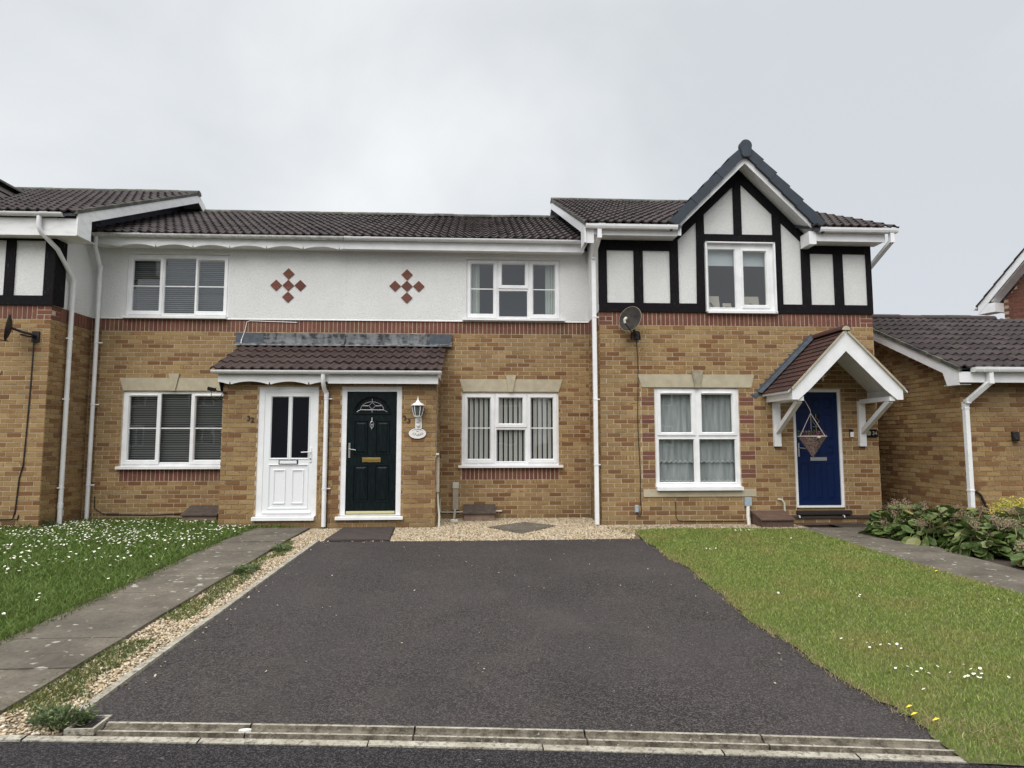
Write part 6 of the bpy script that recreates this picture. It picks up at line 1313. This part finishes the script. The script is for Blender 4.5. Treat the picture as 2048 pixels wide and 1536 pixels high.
mb = MB(); mb.bbox(4.405, 4.52, Y34-.06, Y34-.003, .295, .435); mb.build('cap', 'pale grey plastic', t); mb = MB(); mb.tube([(4.46, Y34-.035, .295), (4.455, Y34-.04, .12), (4.46, Y34-.06, -.02)], .030, 8); mb.build('stub', 'warm white', t)
t = thing('overflow_elbow', (5.07, -1.06, .2), 'short cream bent pipe poking from the wall above the reddish meter box', 'pipe'); mb = MB(); mb.tube([(4.985, Y34-.005, .40), (5.03, Y34-.05, .40), (5.065, Y34-.06, .34), (5.07, Y34-.06, .16)], .015, 8); mb.build('elbow', 'cream plastic', t)
# numbers, lantern, plaque, bell
text_mesh('house_number', '3', .110, 'rusty number', (-3.622, YP-.006, 1.725), label='dark iron number 3 of 32 on the porch pier', cat='house number', group='')
text_mesh('house_number', '2', .110, 'rusty number', (-3.560, YP-.006, 1.700), label='dark iron number 2 of 32 beside the white door', cat='house number', group='')
text_mesh('house_number', '3', .105, 'rusty number', (-1.160, YP-.006, 1.735), label='rusty number 3, the upper of the two right of the green door', cat='house number', rot=(math.pi/2, R(-12), 0))
text_mesh('house_number', '3', .105, 'rusty number', (-1.098, YP-.006, 1.682), label='rusty number 3, the lower one slipped down beside the lantern', cat='house number', rot=(math.pi/2, R(20), 0))
for o in list(sc.objects):
    if 'group' in o and not o['group']: del o['group']
t = thing('wall_lantern', (-.945, YP-.10, 1.55), 'white outdoor lantern with motion sensor right of the dark green door', 'wall light'); lx, ly = -.945, YP-.115
mb = MB(); mb.lathe((lx, ly, 0), [(.004, 2.075), (.007, 2.045), (.012, 2.035), (.014, 2.02), (.045, 1.975), (.075, 1.962), (.095, 1.945), (.112, 1.938), (.112, 1.928), (.07, 1.925)], 14); mb.build('roof_cap', 'white plastic', t, smooth=False)
mb = MB(); mb.lathe((lx, ly, 0), [(.082, 1.924), (.080, 1.87), (.066, 1.80), (.052, 1.770), (.0, 1.768)], 6); mb.build('lantern_glass', 'lantern glass', t)
for k in range(6):
    a = 2*math.pi*k/6+math.pi/6*0; mb = MB(); mb.tube([(lx+r_*math.cos(a), ly+r_*math.sin(a), z_) for r_, z_ in ((.088, 1.93), (.086, 1.87), (.071, 1.80), (.055, 1.765))], .006, 5); mb.build('glazing_rib', 'white plastic', t)
mb = MB(); mb.lathe((lx, ly, 0), [(.0, 1.748), (.058, 1.752), (.062, 1.765), (.0, 1.772)], 10); mb.tube([(lx, ly, 1.75), (lx, ly+.02, 1.72), (lx, YP-.02, 1.70)], .016, 8); mb.build('base_cup', 'white plastic', t)
mb = MB(); mb.prism([(lx-.048, 1.575), (lx-.028, 1.555), (lx+.040, 1.555), (lx+.058, 1.575), (lx+.058, 1.725), (lx+.040, 1.750), (lx-.028, 1.750), (lx-.048, 1.725)], 'y', YP-.028, YP); mb.build('back_plate', 'white plastic', t)
mb = MB(); mb.lathe((lx-.008, YP-.028, 1.68), [(.024, 0), (.022, -.02), (.010, -.032), (.001, -.034)], 10, ay=True); mb.lathe((lx+.003, YP-.028, 1.615), [(.032, 0), (.028, -.02), (.014, -.034), (.001, -.036)], 10, ay=True); mb.build('motion_sensor', 'warm white', t)
t = thing('name_plaque', (-.957, YP-.01, 1.40), 'white oval name plaque with brown lettering under the lantern', 'plaque')
mb = MB(); K = 28; mb.prism([(-.957+.148*math.cos(2*math.pi*k/K), 1.487+.092*math.sin(2*math.pi*k/K)) for k in range(K)], 'y', YP-.012, YP); mb.build('rim', 'black iron', t)
mb = MB(); mb.prism([(-.957+.140*math.cos(2*math.pi*k/K), 1.489+.084*math.sin(2*math.pi*k/K)) for k in range(K)], 'y', YP-.018, YP-.010); mb.build('face', 'warm white', t)
mb = MB(); pr = random.Random(2)
for k in range(7):                                           # the worn, unreadable name round the top edge
    a = R(132-k*14); x, z = -.957+.112*math.cos(a), 1.489+.064*math.sin(a); mb.box(x-.006, x+.006, YP-.0195, YP-.018, z-.006, z-.002); mb.box(x-.006, x-.003, YP-.0195, YP-.018, z-.006, z+.008)
    if k % 2: mb.box(x+.003, x+.006, YP-.0195, YP-.018, z-.004, z+.008)
mb.build('lettering', 'plaque ink', t)
mb = MB()
for cx_, cz_, s_ in ((-1.005, 1.48, .03), (-.96, 1.458, .018), (-.925, 1.468, .022), (-.885, 1.485, .024)): mb.tube([(cx_+s_*pr.uniform(.6, 1)*math.cos(k*1.1), YP-.019, cz_+s_*.8*pr.uniform(.5, 1)*math.sin(k*1.1)) for k in range(7)], .003, 4, cap=False)
mb.box(-.975, -.935, YP-.0195, YP-.018, 1.517, 1.524); mb.build('painted_motif', 'plaque ink', t)
t = thing('number_plaque', (6.63, Y34-.01, 1.42), 'black number 34 plaque with pale flower right of the blue door', 'plaque')
mb = MB(); mb.prism([(6.50, 1.42), (6.725, 1.42), (6.748, 1.44), (6.748, 1.535), (6.725, 1.556), (6.50, 1.556)], 'y', Y34-.014, Y34); mb.build('plate', 'black plastic', t)
text_mesh('numerals', '34', .085, 'silver', (6.690, Y34-.016, 1.487), t, .002)
mb = MB()
for k in range(5): a = 2*math.pi*k/5+.4; x, z = 6.585+.022*math.cos(a), 1.492+.024*math.sin(a); mb.prism([(x+.021*math.cos(2*math.pi*j/8), z+.021*math.sin(2*math.pi*j/8)) for j in range(8)], 'y', Y34-.017-.0006*k, Y34-.013)
mb.build('flower_motif', 'sandstone', t)
t = thing('doorbell', (6.30, Y34-.01, 1.43), 'small white doorbell on a black plate between blue door and porch post', 'doorbell')
mb = MB(); mb.box(6.255, 6.325, Y34-.008, Y34, 1.43, 1.555); mb.build('back_plate', 'black plastic', t); mb = MB(); mb.bbox(6.265, 6.322, Y34-.03, Y34-.008, 1.425, 1.512); mb.build('bell_push', 'white plastic', t)
t = thing('wind_chime', (5.66, -1.5, 2.3), 'small pale ornament hanging under the canopy of the blue door', 'ornament')
mb = MB(); mb.tube([(5.52, -1.6, 2.60), (5.52, -1.6, 2.42)], .003, 5); mb.tube([(5.545, -1.6, 2.58), (5.545, -1.6, 2.44)], .003, 5); mb.lathe((5.52, -1.6, 2.36), [(.001, .07), (.022, .05), (.026, .03), (.010, .01), (.008, -.05), (.001, -.055)], 8); mb.bar((5.46, -1.6, 2.37), (5.58, -1.6, 2.40), .02, .01); mb.build('bell', 'cream plastic', t)
# hanging basket
t = thing('hanging_basket', (5.305, -1.60, 1.10), 'cone shaped wicker hanging basket with wilted red plants in front of the blue door', 'hanging basket'); bx, by = 5.305, -1.60
mb = MB(); prof = [(.004, 1.10)]+[(.004+.206*k/10, 1.10+.333*k/10) for k in range(1, 11)]+[(.19, 1.425)]; mb.lathe((bx, by, 0), prof, 20); o = mb.build('basket_cone', 'wicker', t)
mb = MB(); mb.tube([(bx+.207*math.cos(2*math.pi*k/24), by+.207*math.sin(2*math.pi*k/24), 1.435) for k in range(25)], .010, 6, cap=False); mb.build('rim', 'twine', t)
for k, a in enumerate((R(185), R(305), R(65))): mb = MB(); mb.tube([(bx+.205*math.cos(a), by+.205*math.sin(a), 1.44), (bx-.01, by, 1.80), (bx-.015, by, 1.85)], .005, 5); mb.build('rope', 'twine', t)
mb = MB(); mb.tube([(bx-.015, by, 1.85), (bx-.10, by+.02, 2.03), (bx-.135, by+.02, 2.09)], .006, 5); mb.build('hanging_cord', 'twine', t)
mb = MB(); mb.lathe((bx, by, 1.42), [(.0, .02), (.12, .015), (.19, -.005)], 14); mb.build('potting_soil', 'soil', t)
hr = random.Random(5)
for nm, mt, n_ in (('wilted_foliage', 'heather', 170), ('green_foliage', 'long grass', 60)):
    mb = MB()
    for k in range(n_):
        a, q = hr.uniform(0, 6.28), math.sqrt(hr.random())*.18; x, y, z = bx+q*math.cos(a), by+q*math.sin(a), 1.43+hr.uniform(0, .085); x += .03 if mt == 'heather' else -.06
        d_ = Vector((hr.uniform(-1, 1), hr.uniform(-1, 1), hr.uniform(.1, 1.2))).normalized()*hr.uniform(.02, .05); s_ = Vector((hr.uniform(-1, 1), hr.uniform(-1, 1), 0)).normalized()*.008; p = Vector((x, y, z)); mb.rn = hr.random(); mb.add([p-s_, p+s_, p+d_], [(0, 1, 2)])
    mb.build(nm, mt, t, 'stuff', rnd=True)
mb = MB(); mb.bbox(bx-.03, bx+.02, by-.222, by-.20, 1.405, 1.435); mb.build('basket_tag', 'sandstone', t)

# ================================================================== planting by the right path
def leaf_mesh(w_, l_, cup, nm='leaf'):
    mb = MB(); N = 10; vs = [(0, 0, 0), (0, l_*.55, -cup*.6)]; out_ = []
    for k in range(N+1):
        a = math.pi*(k/N)*2-math.pi; rr_ = 1+.04*math.sin(k*2.4); x = w_/2*math.sin(a)*rr_*(1-.12*math.cos(a)); y = l_*.55-l_*.47*math.cos(a+math.pi)*-1 if False else l_*.54+l_*.46*-math.cos(a)*-1
        out_.append((x, l_*.54-l_*.46*math.cos(a), cup*abs(math.sin(a))*.5+.004*math.sin(k*3)))
    vs += out_[:-1]; n_ = len(out_)-1
    mb.add(vs, [(1, 2+k, 2+(k+1) % n_) for k in range(n_)]); mb.add([(-.004, -.10, -.02), (.004, -.10, -.02), (.003, .02, .0), (-.003, .02, .0)], [(0, 1, 2, 3)])
    me = to_mesh(mb, nm, ['bergenia leaf']); return me
LM = [leaf_mesh(.15, .17, .030), leaf_mesh(.12, .15, .020), leaf_mesh(.18, .19, .040), leaf_mesh(.09, .12, .02)]
FM = []
for q in range(4):
    rr_ = random.Random(q); mb = MB(); h_ = .20+.03*q; mb.tube([(0, 0, 0), (.01, .0, h_*.5), (.02*rr_.uniform(-1, 1), .02, h_)], .005, 5)
    FM.append(None); vs0 = len(mb.v)
    for k in range(70):
        p = Vector((rr_.gauss(0, .030), rr_.gauss(0, .030), h_+rr_.gauss(.0, .022))); d_ = Vector((rr_.gauss(0, 1), rr_.gauss(0, 1), rr_.gauss(0, 1))).normalized()*.013; s_ = d_.orthogonal().normalized()*.007; mb.cur = 1; mb.add([p-s_, p+s_, p+d_, p-d_*.4+s_*.4], [(0, 1, 2), (0, 2, 3)])
    mb.m = [1 if i >= 6 else 0 for i in range(len(mb.f))]; FM[q] = to_mesh(mb, 'flower_head', ['flower stalk', 'dried flower'])
pr = random.Random(31)
plants = [(6.30, -2.30, .42, 50, 'nearest the porch corner at the head of the right path', .33), (6.62, -2.0, .40, 40, 'tucked against the wall in the gap beside the blue door house', .30), (7.0, -2.45, .42, 46, 'in front of the white garage downpipe', .34), (6.55, -2.85, .42, 50, 'second along the path edge, behind the first one', .34),
          (6.15, -2.95, .34, 40, 'spilling low over the path below the porch corner', .22), (6.9, -3.35, .46, 54, 'in the middle of the bed, before the yellow shrub', .34), (6.45, -3.60, .42, 50, 'along the path edge in the middle of the bed', .28), (7.5, -3.0, .45, 50, 'behind the middle plants against the garage front', .32),
          (7.2, -4.0, .48, 54, 'towards the right photo edge, beneath the yellow blossom', .36), (6.75, -4.35, .44, 50, 'at the path edge behind the dead flower ball', .30), (7.1, -4.85, .5, 46, 'last at the right photo edge, by the path', .34), (7.8, -3.7, .45, 36, 'far right of the bed, against the photo edge', .32)]
plants += [(6.30, -3.75, .34, 40, 'pushing out over the path halfway along the bed', .22), (6.48, -4.75, .40, 46, 'before the last one, trailing onto the path', .26), (6.0, -2.45, .30, 34, 'first of all beside the house step', .20)]
for x, y, rad, nl, lb, ht in plants:
    t = thing('bergenia_plant', (x, y, gz(y)), 'leathery leaved clump '+lb, 'plant')
    for k in range(int(nl*2.7)):
        a, q = pr.uniform(0, 2*math.pi), rad*math.sqrt(pr.random()); h_ = ht*1.12*(1-.6*(q/rad)**2)*pr.uniform(.3, 1.0)+.03
        tilt = -.65+1.65*(q/rad)+pr.gauss(0, .35); az = a-math.pi/2+pr.gauss(0, .45)
        eu = (Matrix.Rotation(az, 3, 'Z') @ Matrix.Rotation(-tilt, 3, 'X') @ Matrix.Rotation(pr.gauss(0, .3), 3, 'Y')).to_euler()
        link('leaf', pr.choice(LM), (x+q*math.cos(a), y+q*math.sin(a), gz(y)+h_), t, rot=eu)
    for k in range(pr.randint(7, 11)):
        a, q = pr.uniform(0, 2*math.pi), rad*.8*math.sqrt(pr.random()); link('flower_head', FM[k % 4], (x+q*math.cos(a), y+q*math.sin(a), gz(y)+ht-.20+pr.uniform(-.03, .08)), t, rot=(pr.gauss(0, .3), pr.gauss(0, .3), pr.uniform(0, 6)))
def leafball(nm, c, rad, n_, sz, mat, label, cat, parent_nm='foliage', seed=1):
    t = thing(nm, (c[0], c[1], gz(c[1])), label, cat); r_ = random.Random(seed); mb = MB()
    for k in range(n_):
        u = Vector((r_.gauss(0, 1), r_.gauss(0, 1), r_.gauss(0, 1))).normalized()*(.55+.45*r_.random()); bump_ = 1+.25*math.sin(u.x*9+u.y*7)*math.cos(u.z*8)
        p = Vector((c[0]+u.x*rad[0]*bump_, c[1]+u.y*rad[1]*bump_, c[2]+max(-.9, u.z)*rad[2]*bump_)); d_ = Vector((r_.gauss(0, 1), r_.gauss(0, 1), r_.gauss(.3, 1))).normalized()*sz*r_.uniform(.6, 1.2); s_ = d_.orthogonal().normalized()*sz*.35
        mb.rn = r_.random(); mb.add([p, p+d_*.5+s_, p+d_, p+d_*.5-s_], [(0, 1, 2, 3)])
    mb.build(parent_nm, mat, t, 'stuff', rnd=True)
    mb = MB()
    for k in range(7): a = r_.uniform(0, 6.28); mb.tube([(c[0], c[1], gz(c[1])), (c[0]+rad[0]*.35*math.cos(a), c[1]+rad[1]*.35*math.sin(a), c[2]), (c[0]+rad[0]*.7*math.cos(a), c[1]+rad[1]*.7*math.sin(a), c[2]+rad[2]*.5)], .006, 5)
    mb.build('stem', 'flower stalk', t)
leafball('golden_shrub', (7.85, -2.55, .34), (.42, .30, .20), 2600, .035, 'golden leaf', 'small golden leaved shrub against the garage wall right of the downpipe', 'shrub', seed=3)
leafball('golden_shrub', (7.55, -4.30, .30), (.20, .25, .18), 900, .03, 'golden leaf', 'second golden shrub low at the right photo edge', 'shrub', seed=4)
leafball('dead_flower_ball', (6.37, -4.28, .10), (.11, .10, .13), 700, .022, 'dried flower', 'hanging ball of pale dead flowers at the front of the flower bed', 'plant', seed=5)
t = thing('yellow_flower', (7.12, -3.55, .25), 'single pale yellow blossom among the leaves below the golden shrub', 'flower'); mb = MB(); fx, fy, fz = 7.12, -3.55, .42
for k in range(6): a = k*math.pi/3; mb.add([(fx, fy, fz), (fx+.04*math.cos(a-.45), fy+.03*math.sin(a-.45)-.01, fz+.02), (fx+.065*math.cos(a), fy+.05*math.sin(a)-.015, fz+.03), (fx+.04*math.cos(a+.45), fy+.03*math.sin(a+.45)-.01, fz+.02)], [(0, 1, 2, 3)])
mb.build('petals', 'yellow petal', t); mb = MB(); mb.tube([(fx, fy, 0), (fx, fy, fz)], .005, 5); mb.build('stem', 'long grass', t)
# the feathery weed over the gully and small tufts in the strip
def weed(c, rad, h_, n_, label, seed):
    t = thing('weed', (c[0], c[1], gz(c[1])), label, 'weed'); r_ = random.Random(seed); mb = MB()
    for k in range(n_):
        a, q = r_.uniform(0, 6.28), math.sqrt(r_.random()); p = Vector((c[0]+q*rad[0]*math.cos(a), c[1]+q*rad[1]*math.sin(a), gz(c[1])+r_.uniform(0, h_)*(1-.6*q)))
        d_ = Vector((math.cos(a)*r_.uniform(.2, 1), math.sin(a)*r_.uniform(.2, 1), r_.uniform(-.1, 1))).normalized()*r_.uniform(.015, .045); s_ = d_.cross(Vector((0, 0, 1)));
        s_ = (s_.normalized() if s_.length > 1e-6 else Vector((1, 0, 0)))*.006; mb.rn = r_.random(); mb.add([p-s_*.4, p+d_*.5-s_, p+d_, p+d_*.5+s_], [(0, 1, 2, 3)])
    for lob in range(5):
        lx_, ly_ = c[0]+r_.uniform(-1, 1)*rad[0]*1.25, c[1]+r_.uniform(-1, 1)*rad[1]*1.1
        for k in range(n_//6):
            a, q = r_.uniform(0, 6.28), math.sqrt(r_.random())*.35; p = Vector((lx_+q*rad[0]*math.cos(a), ly_+q*rad[0]*math.sin(a)*.8, gz(c[1])+r_.uniform(0, h_*r_.uniform(.4, 1.1))))
            d_ = Vector((r_.gauss(0, 1), r_.gauss(0, 1), r_.uniform(-.2, 1))).normalized()*r_.uniform(.012, .04); s_ = d_.orthogonal().normalized()*.005; mb.rn = min(1, r_.random()*1.2); mb.add([p-s_*.4, p+d_*.5-s_, p+d_, p+d_*.5+s_], [(0, 1, 2, 3)])
    mb.build('fronds', 'blue green weed', t, 'stuff', rnd=True)
weed((-2.20, -7.88), (.13, .075), .09, 620, 'feathery dark green weed growing over the gully by the kerb', 1)
weed((-2.50, -3.05), (.10, .16), .05, 600, 'small dark green weed high up the gravel strip', 2)
weed((-2.52, -4.25), (.09, .18), .05, 700, 'grey green weed in the middle of the gravel strip', 3)
weed((-6.72, -.95), (.08, .12), .16, 500, 'dark weed at the foot of the left corner downpipe', 4)
mb = MB(); mb.prism([(-.38+.06*math.cos(2*math.pi*k/9)*(1+.2*(k % 2)), -.42+.04*math.sin(2*math.pi*k/9)) for k in range(9)], 'z', .0, .035); mb.build('white_stone', 'bird lime', None, None, 'single larger white stone by the pipe cover on the gravel', 'stone')
mb = MB(); mb.prism([(-1.20+.030*math.cos(2*math.pi*k/9)*(1+.2*(k % 2)), -8.00+.012*math.sin(2*math.pi*k/9)) for k in range(9)], 'z', gz(-8)-.02, gz(-8)+.004); mb.build('white_pebble', 'bird lime', None, None, 'flat white pebble lying in the kerb channel', 'stone')

# ================================================================== the other side of the street, which the windows mirror
for i, (x, cl_, lb) in enumerate([(-29+i*9.6, 'grey house wall', q+' of the seven houses across the street, behind the photographer') for i, q in enumerate(('leftmost', 'second', 'third', 'middle', 'fifth', 'sixth', 'rightmost'))]):
    y0 = -30; t = thing('facing_house', (x, y0, -.2), lb, 'house'); mb = MB(); mb.box(x-4, x+4, y0-7, y0, -.3, 4.9); mb.prism([(x-4, 4.9), (x+4, 4.9), (x, 7.6)], 'y', y0-7, y0); mb.build('wall', cl_, t)
    mb = MB(); mb.prism([(x-4.4, 4.65), (x-4.4, 4.8), (x, 7.85), (x, 7.7)][::-1], 'y', y0-7.3, y0+.3); mb.prism([(x+4.4, 4.65), (x+4.4, 4.8), (x, 7.85), (x, 7.7)], 'y', y0-7.3, y0+.3); mb.build('roof', 'dark roof tile', t)
    for wx, wz in ((-2.2, 1.1), (2.0, 1.1), (-2.2, 3.5), (2.0, 3.5)):
        mb = MB(); mb.box(x+wx-.8, x+wx+.8, y0-.05, y0+.03, wz, wz+1.2); f_ = mb.build('window', 'white plastic', t)
        for k in range(3): mb = MB(); mb.box(x+wx-.74+k*.5, x+wx-.30+k*.5, y0+.028, y0+.04, wz+.08, wz+1.12); mb.build('pane', 'obscure dark glass', f_)
